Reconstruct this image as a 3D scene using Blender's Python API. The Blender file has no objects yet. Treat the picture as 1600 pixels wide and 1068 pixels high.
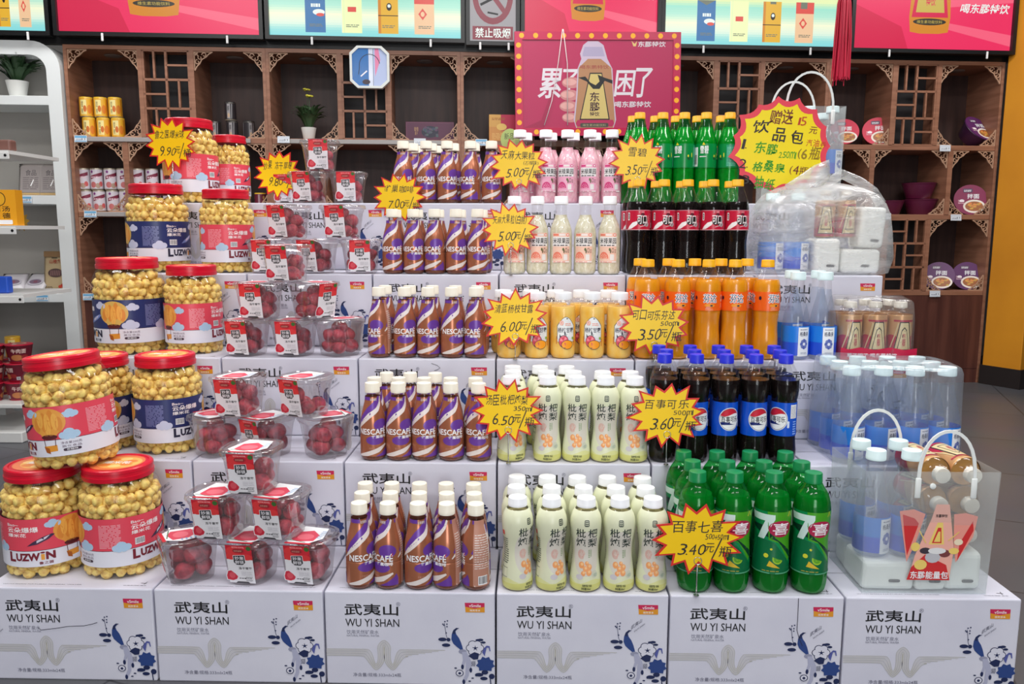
import bpy, bmesh, math, random
from math import sin, cos, pi, radians as rad
from mathutils import Vector, Matrix
from mathutils.geometry import tessellate_polygon

# ------------------------------------------------------------------ camera, world, lights, exposure
SC = bpy.context.scene
COL = SC.collection
F, PIT, ROL, YAW = 1237.88, 0.1388, 0.0019, -0.0223
CX, CY, CZ = 0.893, -1.5561, 0.951
FW = Vector((sin(YAW)*cos(PIT), cos(YAW)*cos(PIT), -sin(PIT)))
_rt = Vector((cos(YAW), -sin(YAW), 0)); _up = _rt.cross(FW)
RT = cos(ROL)*_rt + sin(ROL)*_up
UP = -sin(ROL)*_rt + cos(ROL)*_up
CAM = Vector((CX, CY, CZ))
cd = bpy.data.cameras.new('camera'); cam = bpy.data.objects.new('camera', cd); COL.objects.link(cam)
cd.sensor_width = 36; cd.sensor_fit = 'HORIZONTAL'; cd.lens = F/1600*36; cd.clip_start = .02
M3 = Matrix((RT, UP, -FW)).transposed()
cam.matrix_world = Matrix.Translation(CAM) @ M3.to_4x4()
SC.camera = cam
vs = SC.view_settings
vs.view_transform = 'Standard'; vs.look = 'None'; vs.gamma = 1; vs.use_curve_mapping = False
vs.exposure = 0.0
SC.cycles.max_bounces = 8; SC.cycles.transparent_max_bounces = 40; SC.cycles.caustics_reflective = False
SC.cycles.caustics_refractive = False; SC.cycles.use_denoising = True; SC.cycles.sample_clamp_indirect = 6
wd = bpy.data.worlds.new('shop_daylight'); SC.world = wd; wd.use_nodes = True
wb = wd.node_tree.nodes['Background']; wb.inputs[0].default_value = (.86, .91, 1, 1); wb.inputs[1].default_value = .78
def area(name, loc, sx, sy, power, rot=(0, 0, 0), col=(1, .985, .97)):
    l = bpy.data.lights.new(name, 'AREA'); l.shape = 'RECTANGLE'; l.size = sx; l.size_y = sy; l.energy = power; l.color = col
    o = bpy.data.objects.new(name, l); COL.objects.link(o); o.location = loc; o.rotation_euler = rot
for i, (x, y, pw) in enumerate([(-.9, -.75, 24), (.95, -.75, 24), (2.7, -.75, 24), (-.9, 1.0, 26), (.95, 1.0, 26), (2.9, 1.0, 26),
                            (.0, -2.6, 24), (2, -2.6, 24), (-1.6, 2.35, 22), (.9, 2.45, 16), (3.6, 2.45, 26)]):  # rearmost row is unseen, added to brighten the white unit, cabinets and column
    area('ceiling_lamp', (x, y, 2.88), 1.2, .3, pw)

area('bottle_streak_light', (1.5, -4.7, 1.15), 1.3, 2.1, 55, (rad(90), 0, rad(6)), (.95, .98, 1))  # unseen light added for vertical streaks on the bottles, also fills their fronts
# ------------------------------------------------------------------ projection helpers (photo pixel -> place in the shop)
def ray(u, v): return FW + (u-800)/F*RT - (v-534)/F*UP
def proj(P):
    d = Vector(P)-CAM; z = d.dot(FW); return 800+F*d.dot(RT)/z, 534-F*d.dot(UP)/z
def at_y(u, v, y):
    d = ray(u, v); return CAM + d*((y-CY)/d.y)
def at_z(u, v, z):
    d = ray(u, v); return CAM + d*((z-CZ)/d.z)
def x_at(u, y, z):
    x = .9
    for _ in range(4):
        a = proj((x, y, z))[0]; b = proj((x+.01, y, z))[0]; x += (u-a)/(b-a)*.01
    return x

# ------------------------------------------------------------------ materials
def lin(c): return tuple((x/255/12.92 if x/255 <= .04045 else ((x/255+.055)/1.055)**2.4) for x in c)
MATS = {}
def mat(name, rgb, rough=.5, metal=0, spec=.5, coat=0, bump=None, emit=None):
    if name in MATS: return MATS[name]
    m = bpy.data.materials.new(name); m.use_nodes = True; nt = m.node_tree; b = nt.nodes['Principled BSDF']
    b.inputs['Base Color'].default_value = (*lin(rgb), 1); b.inputs['Roughness'].default_value = rough
    b.inputs['Metallic'].default_value = metal; b.inputs['Specular IOR Level'].default_value = spec
    b.inputs['Coat Weight'].default_value = coat
    if emit:
        b.inputs['Emission Color'].default_value = (*lin(rgb), 1); b.inputs['Emission Strength'].default_value = min(1.0, emit*1.3); b.inputs['Base Color'].default_value = (.01, .01, .01, 1)
    if bump:
        tc = nt.nodes.new('ShaderNodeTexCoord'); n = nt.nodes.new('ShaderNodeTexNoise'); n.inputs['Scale'].default_value = bump[0]
        bp = nt.nodes.new('ShaderNodeBump'); bp.inputs['Strength'].default_value = bump[1]; bp.inputs['Distance'].default_value = .002
        nt.links.new(tc.outputs['Object'], n.inputs['Vector']); nt.links.new(n.outputs['Fac'], bp.inputs['Height']); nt.links.new(bp.outputs[0], b.inputs['Normal'])
    m.diffuse_color = (*lin(rgb), 1); MATS[name] = m; return m
def noise_color(m, c1, c2, scale=(6, 6, 6), detail=4, lo=.35, hi=.65):
    nt = m.node_tree; b = nt.nodes['Principled BSDF']
    tc = nt.nodes.new('ShaderNodeTexCoord'); mp = nt.nodes.new('ShaderNodeMapping'); mp.inputs['Scale'].default_value = scale
    n = nt.nodes.new('ShaderNodeTexNoise'); n.inputs['Scale'].default_value = 1; n.inputs['Detail'].default_value = detail
    r = nt.nodes.new('ShaderNodeValToRGB'); r.color_ramp.elements[0].position = lo; r.color_ramp.elements[1].position = hi
    r.color_ramp.elements[0].color = (*lin(c1), 1); r.color_ramp.elements[1].color = (*lin(c2), 1)
    L = nt.links.new; L(tc.outputs['Object'], mp.inputs[0]); L(mp.outputs[0], n.inputs['Vector']); L(n.outputs['Fac'], r.inputs[0]); L(r.outputs[0], b.inputs['Base Color'])
    return m
def film(name, tint, haze, hazecol, rough=.08, gloss=.12, wrinkle=None):
    """thin clear or cloudy plastic: transparent + some white scatter + sheen towards the rim"""
    m = bpy.data.materials.new(name); m.use_nodes = True; nt = m.node_tree; nt.nodes.clear(); N = nt.nodes.new; L = nt.links.new
    out = N('ShaderNodeOutputMaterial'); tr = N('ShaderNodeBsdfTransparent'); tr.inputs[0].default_value = (*lin(tint), 1)
    df = N('ShaderNodeBsdfDiffuse'); df.inputs[0].default_value = (*lin(hazecol), 1)
    tl = N('ShaderNodeBsdfTranslucent'); tl.inputs[0].default_value = (*lin(hazecol), 1)
    md = N('ShaderNodeMixShader'); md.inputs[0].default_value = .4; L(df.outputs[0], md.inputs[1]); L(tl.outputs[0], md.inputs[2])
    m1 = N('ShaderNodeMixShader'); m1.inputs[0].default_value = haze; L(tr.outputs[0], m1.inputs[1]); L(md.outputs[0], m1.inputs[2])
    gl = N('ShaderNodeBsdfGlossy'); gl.inputs['Roughness'].default_value = rough
    lw = N('ShaderNodeLayerWeight'); lw.inputs[0].default_value = .35
    mr = N('ShaderNodeMapRange'); mr.inputs['To Min'].default_value = gloss*.35; mr.inputs['To Max'].default_value = min(1, gloss*3)
    L(lw.outputs['Facing'], mr.inputs[0])
    m2 = N('ShaderNodeMixShader'); L(mr.outputs[0], m2.inputs[0]); L(m1.outputs[0], m2.inputs[1]); L(gl.outputs[0], m2.inputs[2]); L(m2.outputs[0], out.inputs[0])
    if wrinkle:
        tc = N('ShaderNodeTexCoord'); mp = N('ShaderNodeMapping'); mp.inputs['Scale'].default_value = wrinkle[0]; n = N('ShaderNodeTexNoise'); n.inputs['Scale'].default_value = 1
        n.inputs['Detail'].default_value = 5; n.inputs['Distortion'].default_value = 1.2
        bp = N('ShaderNodeBump'); bp.inputs['Strength'].default_value = wrinkle[1]; bp.inputs['Distance'].default_value = .01
        L(tc.outputs['Object'], mp.inputs[0]); L(mp.outputs[0], n.inputs['Vector']); L(n.outputs['Fac'], bp.inputs['Height'])
        for s in (gl, df, tl): L(bp.outputs[0], s.inputs['Normal'])
        L(bp.outputs[0], lw.inputs['Normal'])
        cr = N('ShaderNodeMapRange'); cr.inputs['From Min'].default_value = .35; cr.inputs['From Max'].default_value = .75
        cr.inputs['To Min'].default_value = haze*.55; cr.inputs['To Max'].default_value = min(1, haze*1.7)
        L(n.outputs['Fac'], cr.inputs[0]); L(cr.outputs[0], m1.inputs[0])
    MATS[name] = m; return m

def ink(r, g, b, rough=.45): return mat('ink_%d_%d_%d' % (r, g, b), (r, g, b), rough)
BLACK = ink(22, 22, 26); WHITE = ink(245, 245, 248)
CLEAR = film('clear_plastic', (252, 252, 252), .004, (255, 255, 255), .06, .055)
CUPPL = film('cup_plastic', (244, 243, 244), .07, (255, 255, 255), .08, .16)
GREENPL = film('green_plastic', (120, 225, 150), .10, (20, 170, 80), .05, .07)
WRAP = film('shrink_film', (252, 253, 255), .13, (238, 247, 255), .12, .09, ((14, 14, 5), .6))
WRAPC = film('clear_shrink_film', (250, 250, 250), .07, (255, 255, 255), .08, .09, ((18, 18, 8), .6))
BAGPL = film('frosted_bag_plastic', (251, 253, 253), .15, (250, 252, 252), .3, .05)
SHOPBAG = film('shopping_bag_plastic', (252, 252, 252), .29, (250, 252, 253), .2, .08, ((7, 7, 22), .9))
PACKET = film('packet_film', (230, 228, 225), .3, (215, 212, 208), .12, .2, ((30, 30, 30), .8))

# ------------------------------------------------------------------ mesh helpers
def mesh_of(bm, name, mats, smooth=False):
    me = bpy.data.meshes.new(name); bm.to_mesh(me); bm.free()
    for m in (mats if isinstance(mats, (list, tuple)) else [mats]): me.materials.append(m)
    if smooth: me.shade_smooth()
    return me
def auto_smooth(me, ang=35):
    me.shade_smooth()
    bm = bmesh.new(); bm.from_mesh(me)
    for e in bm.edges:
        if len(e.link_faces) == 2 and e.calc_face_angle(0) > rad(ang): e.smooth = False
    bm.to_mesh(me); bm.free(); return me
def smooth_prof(pr, sub=4):
    """(z, r) control points -> Catmull-Rom profile; a point given as (z, r, 1) stays a sharp corner"""
    out = []
    for i in range(len(pr)-1):
        a, b = pr[i], pr[i+1]
        s0, s1 = len(a) > 2, len(b) > 2
        p0 = pr[i-1] if i > 0 and not s0 else a; p3 = pr[i+2] if i+2 < len(pr) and not s1 else b
        n = 1 if (s0 and s1) else sub
        for k in range(n):
            t = k/n
            q = [.5*(2*a[j]+(b[j]-p0[j])*t+(2*p0[j]-5*a[j]+4*b[j]-p3[j])*t*t+(3*a[j]-p0[j]-3*b[j]+p3[j])*t**3) for j in (0, 1)]
            out.append((q[0], max(q[1], 1e-4)))
    out.append(pr[-1][:2]); return out
def lathe(name, pr, m, n=32, rib=None, close=(True, True), sm=True, bm=None, off=(0, 0, 0)):
    own = bm is None
    if own: bm = bmesh.new()
    rings = []
    for z, r in pr:
        ring = []
        for k in range(n):
            a = 2*pi*k/n; rr = r*(1+(rib[0]*(1 if k % 2 else -1) if rib and rib[1] < z < rib[2] else 0))
            ring.append(bm.verts.new((off[0]+rr*sin(a), off[1]-rr*cos(a), off[2]+z)))
        rings.append(ring)
    for a, b in zip(rings, rings[1:]):
        for k in range(n): bm.faces.new((a[k], a[(k+1) % n], b[(k+1) % n], b[k]))
    if close[0]: bm.faces.new(rings[0][::-1])
    if close[1]: bm.faces.new(rings[-1])
    if not own: return bm
    me = mesh_of(bm, name, m)
    return auto_smooth(me, 40) if sm else me
def add_box(bm, x0, y0, z0, x1, y1, z1, mi=0, bev=0, seg=1):
    r = bmesh.ops.create_cube(bm, size=1)
    for v in r['verts']: v.co = Vector((x0+(v.co.x+.5)*(x1-x0), y0+(v.co.y+.5)*(y1-y0), z0+(v.co.z+.5)*(z1-z0)))
    fs = list({f for v in r['verts'] for f in v.link_faces})
    for f in fs: f.material_index = mi
    if bev:
        es = list({e for f in fs for e in f.edges})
        rr = bmesh.ops.bevel(bm, geom=es, offset=bev, segments=seg, affect='EDGES', profile=.5)
        for f in rr['faces']: f.material_index = mi
    return bm
def box_mesh(name, x0, y0, z0, x1, y1, z1, m, bev=0, seg=1):
    bm = bmesh.new(); add_box(bm, x0, y0, z0, x1, y1, z1, 0, bev, seg); me = mesh_of(bm, name, m)
    return auto_smooth(me, 50) if seg > 1 else me
def add_tube(bm, pts, r, n=8, mi=0, flat=None, cap=True):
    """tube along points; flat=(w,t) gives a ribbon section; r may be a list"""
    pts = [Vector(p) for p in pts]; rings = []; nrm = None
    for i, p in enumerate(pts):
        t = (pts[min(i+1, len(pts)-1)]-pts[max(i-1, 0)]).normalized()
        if nrm is None: nrm = t.cross(Vector((0, 1, .013))).normalized() if abs(t.y) < .9 else t.cross(Vector((1, 0, 0))).normalized()
        nrm = (nrm-t*nrm.dot(t)).normalized(); bn = t.cross(nrm)
        rr = r[i] if isinstance(r, (list, tuple)) else r
        ring = []
        for k in range(n):
            a = 2*pi*(k+.5)/n
            if flat: ring.append(bm.verts.new(p+nrm*(flat[0]*cos(a)*.7071*2*.5)+bn*(flat[1]*sin(a)*.7071)))
            else: ring.append(bm.verts.new(p+nrm*rr*cos(a)+bn*rr*sin(a)))
        rings.append(ring)
    for a, b in zip(rings, rings[1:]):
        for k in range(n):
            f = bm.faces.new((a[k], a[(k+1) % n], b[(k+1) % n], b[k])); f.material_index = mi; f.smooth = n > 4
    if cap:
        for ring in (rings[0][::-1], rings[-1]):
            f = bm.faces.new(ring); f.material_index = mi
    return bm
def tube_mesh(name, pts, r, m, n=8, flat=None): 
    bm = bmesh.new(); add_tube(bm, pts, r, n, 0, flat); return mesh_of(bm, name, m)

_text = {}
def text_tris(s, bold=0.0):
    if any(ord(c) > 0x2e80 for c in s): bold = min(bold, .014)
    k = (s, bold)
    if k not in _text:
        c = bpy.data.curves.new('t', 'FONT'); c.body = s; c.resolution_u = 2; c.offset = bold
        o = bpy.data.objects.new('t', c); COL.objects.link(o)
        me = bpy.data.meshes.new_from_object(o.evaluated_get(bpy.context.evaluated_depsgraph_get()))
        vs_ = [(v.co.x, v.co.y) for v in me.vertices]; fs = [tuple(p.vertices) for p in me.polygons]
        bpy.data.objects.remove(o); bpy.data.curves.remove(c); bpy.data.meshes.remove(me)
        x0 = min(v[0] for v in vs_); x1 = max(v[0] for v in vs_); y0 = min(v[1] for v in vs_); y1 = max(v[1] for v in vs_)
        _text[k] = ([((v[0]-x0)/(x1-x0), (v[1]-y0)/(y1-y0)) for v in vs_], fs)
    return _text[k]
class Art:
    """flat coloured shapes in layers: printed on a sheet (x, z) or wrapped round a bottle (degrees, z)"""
    def __init__(s): s.items = []; s.mats = []
    def _m(s, m):
        if m not in s.mats: s.mats.append(m)
        return s.mats.index(m)
    def poly(s, pts, m):
        tri = tessellate_polygon([[Vector((p[0], p[1], 0)) for p in pts]]) if len(pts) > 4 else [tuple(range(len(pts)))]
        s.items.append((list(pts), tri, s._m(m))); return s
    def rect(s, x0, y0, x1, y1, m): return s.poly([(x0, y0), (x1, y0), (x1, y1), (x0, y1)], m)
    def rrect(s, x0, y0, x1, y1, rx, ry, m):
        p = []
        for cx, cy, a0 in ((x1-rx, y1-ry, 0), (x0+rx, y1-ry, 90), (x0+rx, y0+ry, 180), (x1-rx, y0+ry, 270)):
            p += [(cx+rx*cos(rad(a0+k*30)), cy+ry*sin(rad(a0+k*30))) for k in range(4)]
        return s.poly(p, m)
    def ell(s, cx, cy, rx, ry, m, a0=0, a1=360, n=20, rot=0):
        full = a1-a0 >= 360
        k = n if full else n+1
        c, q = cos(rad(rot)), sin(rad(rot)); p = []
        for i in range(k):
            a = rad(a0+(a1-a0)*i/n); X, Y = cos(a), sin(a); p.append((cx+rx*(X*c-Y*q), cy+ry*(X*q+Y*c)))
        return s.poly(p, m)
    def line(s, pts, w, m, wy=None):
        """polyline stroke; w in x units, wy the same width in y units (angles and metres differ)"""
        k = (wy or w)/w; L = []; R = []
        for i, p in enumerate(pts):
            a = pts[max(i-1, 0)]; b = pts[min(i+1, len(pts)-1)]
            dx, dy = b[0]-a[0], (b[1]-a[1])/k; d = math.hypot(dx, dy) or 1
            L.append((p[0]-dy/d*w/2, p[1]+dx/d*w/2*k)); R.append((p[0]+dy/d*w/2, p[1]-dx/d*w/2*k))
        n = len(pts); s.items.append((L+R, [(i, n+i, n+i+1, i+1) for i in range(n-1)], s._m(m))); return s
    def rects(s, rs, m):
        P, Fc = [], []
        for x0, y0, x1, y1 in rs:
            k = len(P); P += [(x0, y0), (x1, y0), (x1, y1), (x0, y1)]; Fc.append((k, k+1, k+2, k+3))
        s.items.append((P, Fc, s._m(m))); return s
    def text(s, t, x0, y0, x1, y1, m, bold=0, shear=0, slope=0):
        vs_, fs = text_tris(t, bold)
        s.items.append(([(x0+(x1-x0)*v[0]+shear*(y1-y0)*v[1], y0+(y1-y0)*v[1]+slope*v[0]*(x1-x0)) for v in vs_], fs, s._m(m))); return s
    def hand(s, t, x0, y0, x1, y1, m, seed=1, bold=0, shear=.1):
        """hand-lettered line: every character a little different in size, slope and height"""
        r = random.Random(seed*31+len(t)); ws = [{'1': .22, '.': .2, '(': .3, ')': .3, 'l': .16, '+': .5, 'm': .85}.get(c, .6 if ord(c) < 128 else 1) for c in t]; k = (x1-x0)/sum(ws); x = x0
        for c, w in zip(t, ws):
            if c != ' ':
                h = y1-y0; hh = h*r.uniform(.82, 1.08); b = y0+h*r.uniform(-.07, .07)
                if c == '.': s.ell(x+.5*w*k, y0+h*.06, min(.2*k, h)*.3, h*.055, m, n=8); x += w*k; continue
                s.text(c, x+.06*w*k, b, x+(.94+r.uniform(-.06, .08))*w*k, b+hh, m, bold, shear+r.uniform(-.07, .1), r.uniform(-.06, .12))
            x += w*k
        return s
    def lines(s, x0, y0, x1, y1, n, m, seed=1, fill=.5):
        r = random.Random(seed); h = (y1-y0)/n; q = []
        for i in range(n):
            x = x0
            while x < x1-(x1-x0)*.1:
                e = min(x1, x+(x1-x0)*r.uniform(.1, .5)); q.append((x, y0+i*h, e, y0+i*h+h*fill)); x = e+(x1-x0)*.05
        return s.rects(q, m)
    def barcode(s, x0, y0, x1, y1, seed=3):
        s.rect(x0, y0, x1, y1, WHITE); r = random.Random(seed); w = (x1-x0)/26; x = x0+w; q = []
        while x < x1-2*w:
            k = r.choice((.6, 1, 1.6))*w; q.append((x, y0+(y1-y0)*.12, x+k, y1-(y1-y0)*.08)); x += k+r.choice((.7, 1, 1.5))*w
        return s.rects(q, BLACK)
    def _bm(s, eps):
        bm = bmesh.new(); eps = max(7e-6, min(eps, .0009/max(1, len(s.items))))
        for i, (pts, fs, mi) in enumerate(s.items):
            vv = [bm.verts.new((p[0], p[1], i*eps)) for p in pts]
            for f in fs:
                try: fa = bm.faces.new([vv[k] for k in f]); fa.material_index = mi
                except ValueError: pass
        return bm
    def flat(s, name, off=.0004, eps=.00004, M=None):
        bm = s._bm(eps)
        for v in bm.verts: v.co = Vector((v.co.x, -off-v.co.z, v.co.y))
        if M: bm.transform(M)
        bmesh.ops.recalc_face_normals(bm, faces=bm.faces[:]) if False else None
        return mesh_of(bm, name, s.mats)
    def into(s, bm0, mats, M, off=.0004, eps=.00004):
        """add the print to another mesh (a carton's own face)"""
        bm = s._bm(eps)
        for v in bm.verts: v.co = M @ Vector((v.co.x, -off-v.co.z, v.co.y))
        idx = []
        for m in s.mats:
            if m not in mats: mats.append(m)
            idx.append(mats.index(m))
        for f in bm.faces: f.material_index = idx[f.material_index]
        me = bpy.data.meshes.new('tmp'); bm.to_mesh(me); bm.free(); bm0.from_mesh(me); bpy.data.meshes.remove(me)
    def wrap(s, name, prof, off=.0004, eps=.00003, step=10, flatten=None):
        bm = s._bm(eps)
        xs = [v.co.x for v in bm.verts]; zs = [v.co.y for v in bm.verts]
        k = math.ceil(min(xs)/step+.001)
        while k*step < max(xs)-.001:
            bmesh.ops.bisect_plane(bm, geom=bm.verts[:]+bm.edges[:]+bm.faces[:], dist=1e-6, plane_co=(k*step, 0, 0), plane_no=(1, 0, 0)); k += 1
        for z, r in prof:
            if min(zs) < z < max(zs):
                bmesh.ops.bisect_plane(bm, geom=bm.verts[:]+bm.edges[:]+bm.faces[:], dist=1e-7, plane_co=(0, z, 0), plane_no=(0, 1, 0))
        def R(z):
            if z <= prof[0][0]: return prof[0][1]
            for (z0, r0), (z1, r1) in zip(prof, prof[1:]):
                if z0 <= z <= z1: return r0+(r1-r0)*(z-z0)/(z1-z0) if z1 > z0 else r1
            return prof[-1][1]
        for v in bm.verts:
            a = rad(v.co.x); r = R(v.co.y)+off+v.co.z; v.co = Vector((r*sin(a), -r*cos(a), v.co.y))
        return mesh_of(bm, name, s.mats, True)

# ------------------------------------------------------------------ things, parts, structure
CNT = [0]
def link(name, data, parent=None, label=None, loc=None, rot=None, scale=None):
    o = bpy.data.objects.new(name, data); COL.objects.link(o)
    if parent: o.parent = parent
    if label: o['label'] = label
    if loc is not None: o.location = loc
    if rot is not None: o.rotation_euler = rot
    if scale is not None: o.scale = (scale,)*3 if isinstance(scale, (int, float)) else scale
    return o
def thing(name, label, cat, loc=(0, 0, 0), rot=(0, 0, 0), group=None, scale=1, mesh=None):
    o = link(name, mesh, None, None, loc, rot, scale)
    if mesh is None: o.empty_display_size = .05
    o['label'] = label; o['category'] = cat
    if group: o['group'] = group
    CNT[0] += 1
    return o
def make(name, label, cat, parts, loc, rz=0, scale=1, group=None, rot=None):
    """one thing from shared part meshes; every thing and every part is its own object. part = (name, mesh, label, kind, matrix-or-None)"""
    t = thing(name, label, cat, loc, rot or (0, 0, rz), group, scale)
    for p in parts:
        o = link(p[0], p[1], t, p[2] if len(p) > 2 else None)
        if len(p) > 3 and p[3]: o['kind'] = p[3]
        if len(p) > 4 and p[4] is not None: o.matrix_local = p[4]
    return t
def struct(name, mesh, loc=(0, 0, 0), rot=(0, 0, 0)):
    o = link(name, mesh, None, None, loc, rot); o['kind'] = 'structure'; return o
ORD = ['first', 'second', 'third', 'fourth', 'fifth', 'sixth', 'seventh', 'eighth', 'ninth']
STEP = ['lowest', 'second', 'middle', 'fourth', 'top']
ROWN = ['front', 'second', 'third']
# ------------------------------------------------------------------ shop: measured layout
W, H, DEP = .36, .2075, .237
TY = [0, .2374, .473, .6908, .9298]
TX = [.1054, .0981, .0858, .085, .0944]      # left edge of the second column on each step
def TZ(t): return H*(t+1)
# ------------------------------------------------------------------ room
FLOOR = mat('grey_floor_tile', (92, 92, 97), .35)
def floor_mat():
    m = FLOOR; nt = m.node_tree; b = nt.nodes['Principled BSDF']; N = nt.nodes.new; L = nt.links.new
    tc = N('ShaderNodeTexCoord'); mp = N('ShaderNodeMapping'); mp.inputs['Rotation'].default_value = (0, 0, .35)
    br = N('ShaderNodeTexBrick'); br.offset = 0; br.inputs['Scale'].default_value = 1; br.inputs['Brick Width'].default_value = .6; br.inputs['Row Height'].default_value = .6
    br.inputs['Mortar Size'].default_value = .003; br.inputs['Color1'].default_value = (*lin((92, 92, 97)), 1); br.inputs['Color2'].default_value = (*lin((86, 87, 92)), 1); br.inputs['Mortar'].default_value = (*lin((52, 52, 56)), 1)
    n = N('ShaderNodeTexNoise'); n.inputs['Scale'].default_value = 3; mx = N('ShaderNodeMix'); mx.data_type = 'RGBA'; mx.blend_type = 'MULTIPLY'; mx.inputs[0].default_value = .25
    L(tc.outputs['Object'], mp.inputs[0]); L(mp.outputs[0], br.inputs['Vector']); L(tc.outputs['Object'], n.inputs['Vector'])
    L(br.outputs['Color'], mx.inputs[6]); L(n.outputs['Color'], mx.inputs[7]); L(mx.outputs[2], b.inputs['Base Color'])
floor_mat()
struct('floor', box_mesh('floor', -4.5, -5, -.05, 6.5, 6, 0, FLOOR))
PLAS = mat('painted_plaster', (205, 203, 200), .8, bump=(40, .1))
struct('wall_back', box_mesh('wall_back', -4.5, 4.6, 0, 6.5, 4.7, 3.0, PLAS))
struct('wall_left', box_mesh('wall_left', -4.5, -5, 0, -4.4, 4.6, 3.0, PLAS))
for k_, q_ in enumerate(((-4.4, 0, .4, 3.0), (2.6, 0, 6.3, 3.0), (.4, 2.4, 2.6, 3.0))): struct('wall_front' if not k_ else 'wall_front_%d' % (k_+1), box_mesh('wall_front', q_[0], -5.1, q_[1], q_[2], -5, q_[3], PLAS))
struct('ceiling', box_mesh('ceiling', -4.5, -5, 3.0, 6.5, 4.7, 3.06, mat('ceiling_white', (225, 225, 225), .85)))
struct('wall_right', box_mesh('wall_right', 6.3, -5, 0, 6.4, 4.6, 3.0, mat('dark_grey_wall', (58, 54, 56), .7)))

# ------------------------------------------------------------------ display cabinets along the back wall
ANG = math.atan(.0989)
CM = Matrix.Translation((-1.6993, 3.1217-.0989*1.6993, 0)) @ Matrix.Rotation(ANG, 4, 'Z')
def cab(s, d, z): return CM @ Vector((s, d, z))       # along the cabinets, depth behind their front, height
def cabpx(u, v, d=0):
    """place on the cabinet front (d behind it) seen at a pixel of the photo -> (s, z)"""
    n = CM.to_3x3() @ Vector((0, 1, 0)); q = cab(0, d, 0); r = ray(u, v); P = CAM+r*((q-CAM).dot(n)/r.dot(n))
    l = CM.inverted() @ P; return l.x, l.z
WOOD = noise_color(mat('walnut_trim', (146, 102, 80), .45), (136, 92, 70), (160, 112, 88), (3, 3, 40))
WOODD = noise_color(mat('shaded_walnut_board', (62, 42, 38), .5), (52, 35, 32), (72, 50, 45), (25, 25, 2.5), 5)  # same walnut as the trim, with the cabinet interior's shade put into its colour
DOORW = noise_color(mat('walnut_door', (88, 50, 42), .4), (76, 42, 36), (98, 58, 48), (22, 22, 1.6), 6)
DARK = mat('lattice_backing', (26, 22, 24), .6)
STRIP = mat('shelf_light_strip', (165, 160, 158), .35)
FIL = mat('carved_filigree', (182, 144, 118), .5)
UL = 1.0986
def filigree_mesh():
    bm = bmesh.new(); w, t = .0062, .008
    def curl(cx, cz, r0, a0, turns, sg=1):
        return [(cx+r0*(1-.62*k/22)*cos(a0+sg*turns*2*pi*k/22), 0, cz+r0*(1-.62*k/22)*sin(a0+sg*turns*2*pi*k/22)) for k in range(23)]
    S = .105                                    # corner at (0,0), arms along +x and -z
    add_tube(bm, [(.002, 0, -.003), (S, 0, -.003)], 0, 4, 0, (w, t)); add_tube(bm, [(.003, 0, 0), (.003, 0, -S)], 0, 4, 0, (w, t))
    add_tube(bm, [(S, 0, -.003), (S*.78, 0, -.016), (S*.66, 0, -.03), (S*.46, 0, -.042), (S*.42, 0, -S*.42), (.042, 0, -S*.46), (.03, 0, -S*.66), (.016, 0, -S*.78), (.003, 0, -S)], 0, 4, 0, (w*.9, t))
    add_tube(bm, curl(S*.56, -.020, .014, pi, .95, -1), 0, 4, 0, (w*.75, t)); add_tube(bm, curl(.020, -S*.56, .014, pi/2, .95, 1), 0, 4, 0, (w*.75, t))
    add_tube(bm, curl(S*.33, -S*.33, .012, pi*.75, .8, 1), 0, 4, 0, (w*.7, t))
    add_tube(bm, [(.004, 0, -.004), (S*.26, 0, -S*.26)], 0, 4, 0, (w*.9, t))
    add_tube(bm, [(.010, 0, -.024), (.012, 0, -.012), (.024, 0, -.010)], 0, 4, 0, (w, t))
    bm2 = bm
    return mesh_of(bm2, 'corner_bracket', FIL)
FILM = filigree_mesh()
def corner(parent, x, z, sx, sz):
    o = link('corner_bracket', FILM, parent, None, (x, .012, z), None, (sx, 1, sz))
def bars_mesh(name, bars, m, y0=0, y1=.02):
    bm = bmesh.new()
    for x0, z0, x1, z1 in bars: add_box(bm, x0, y0, z0, x1, y1, z1)
    return mesh_of(bm, name, m)
def lattice_bars(x0, z0, x1, z1, rows, first):
    b = .013; out = []; xm = (x0+x1)/2; hz = (z1-z0)/rows
    out += [(x0-.004, z0, x0+b, z1), (x1-b, z0, x1+.004, z1), (xm-b/2, z0, xm+b/2, z1)]
    for r in range(rows+1): out.append((x0, z1-r*hz-b/2, x1, z1-r*hz+b/2))
    for r in range(rows):
        for c in range(2):
            a, e = (x0, xm) if c == 0 else (xm, x1); t, bt = z1-r*hz, z1-(r+1)*hz
            if (r+c+first) % 2 == 0: out.append(((a+e)/2-b*.42, bt, (a+e)/2+b*.42, t))
            else: out.append((a, (t+bt)/2-b*.42, e, (t+bt)/2+b*.42))
    return out
ZS = [1.955, 1.460, 1.043, .572]     # top rail underside, then shelf middles
where = ['at the far left end', 'second from the left, behind the cups', 'in the middle behind the poster', 'behind the large starburst sign', 'at the right end beside the orange column']
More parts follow.
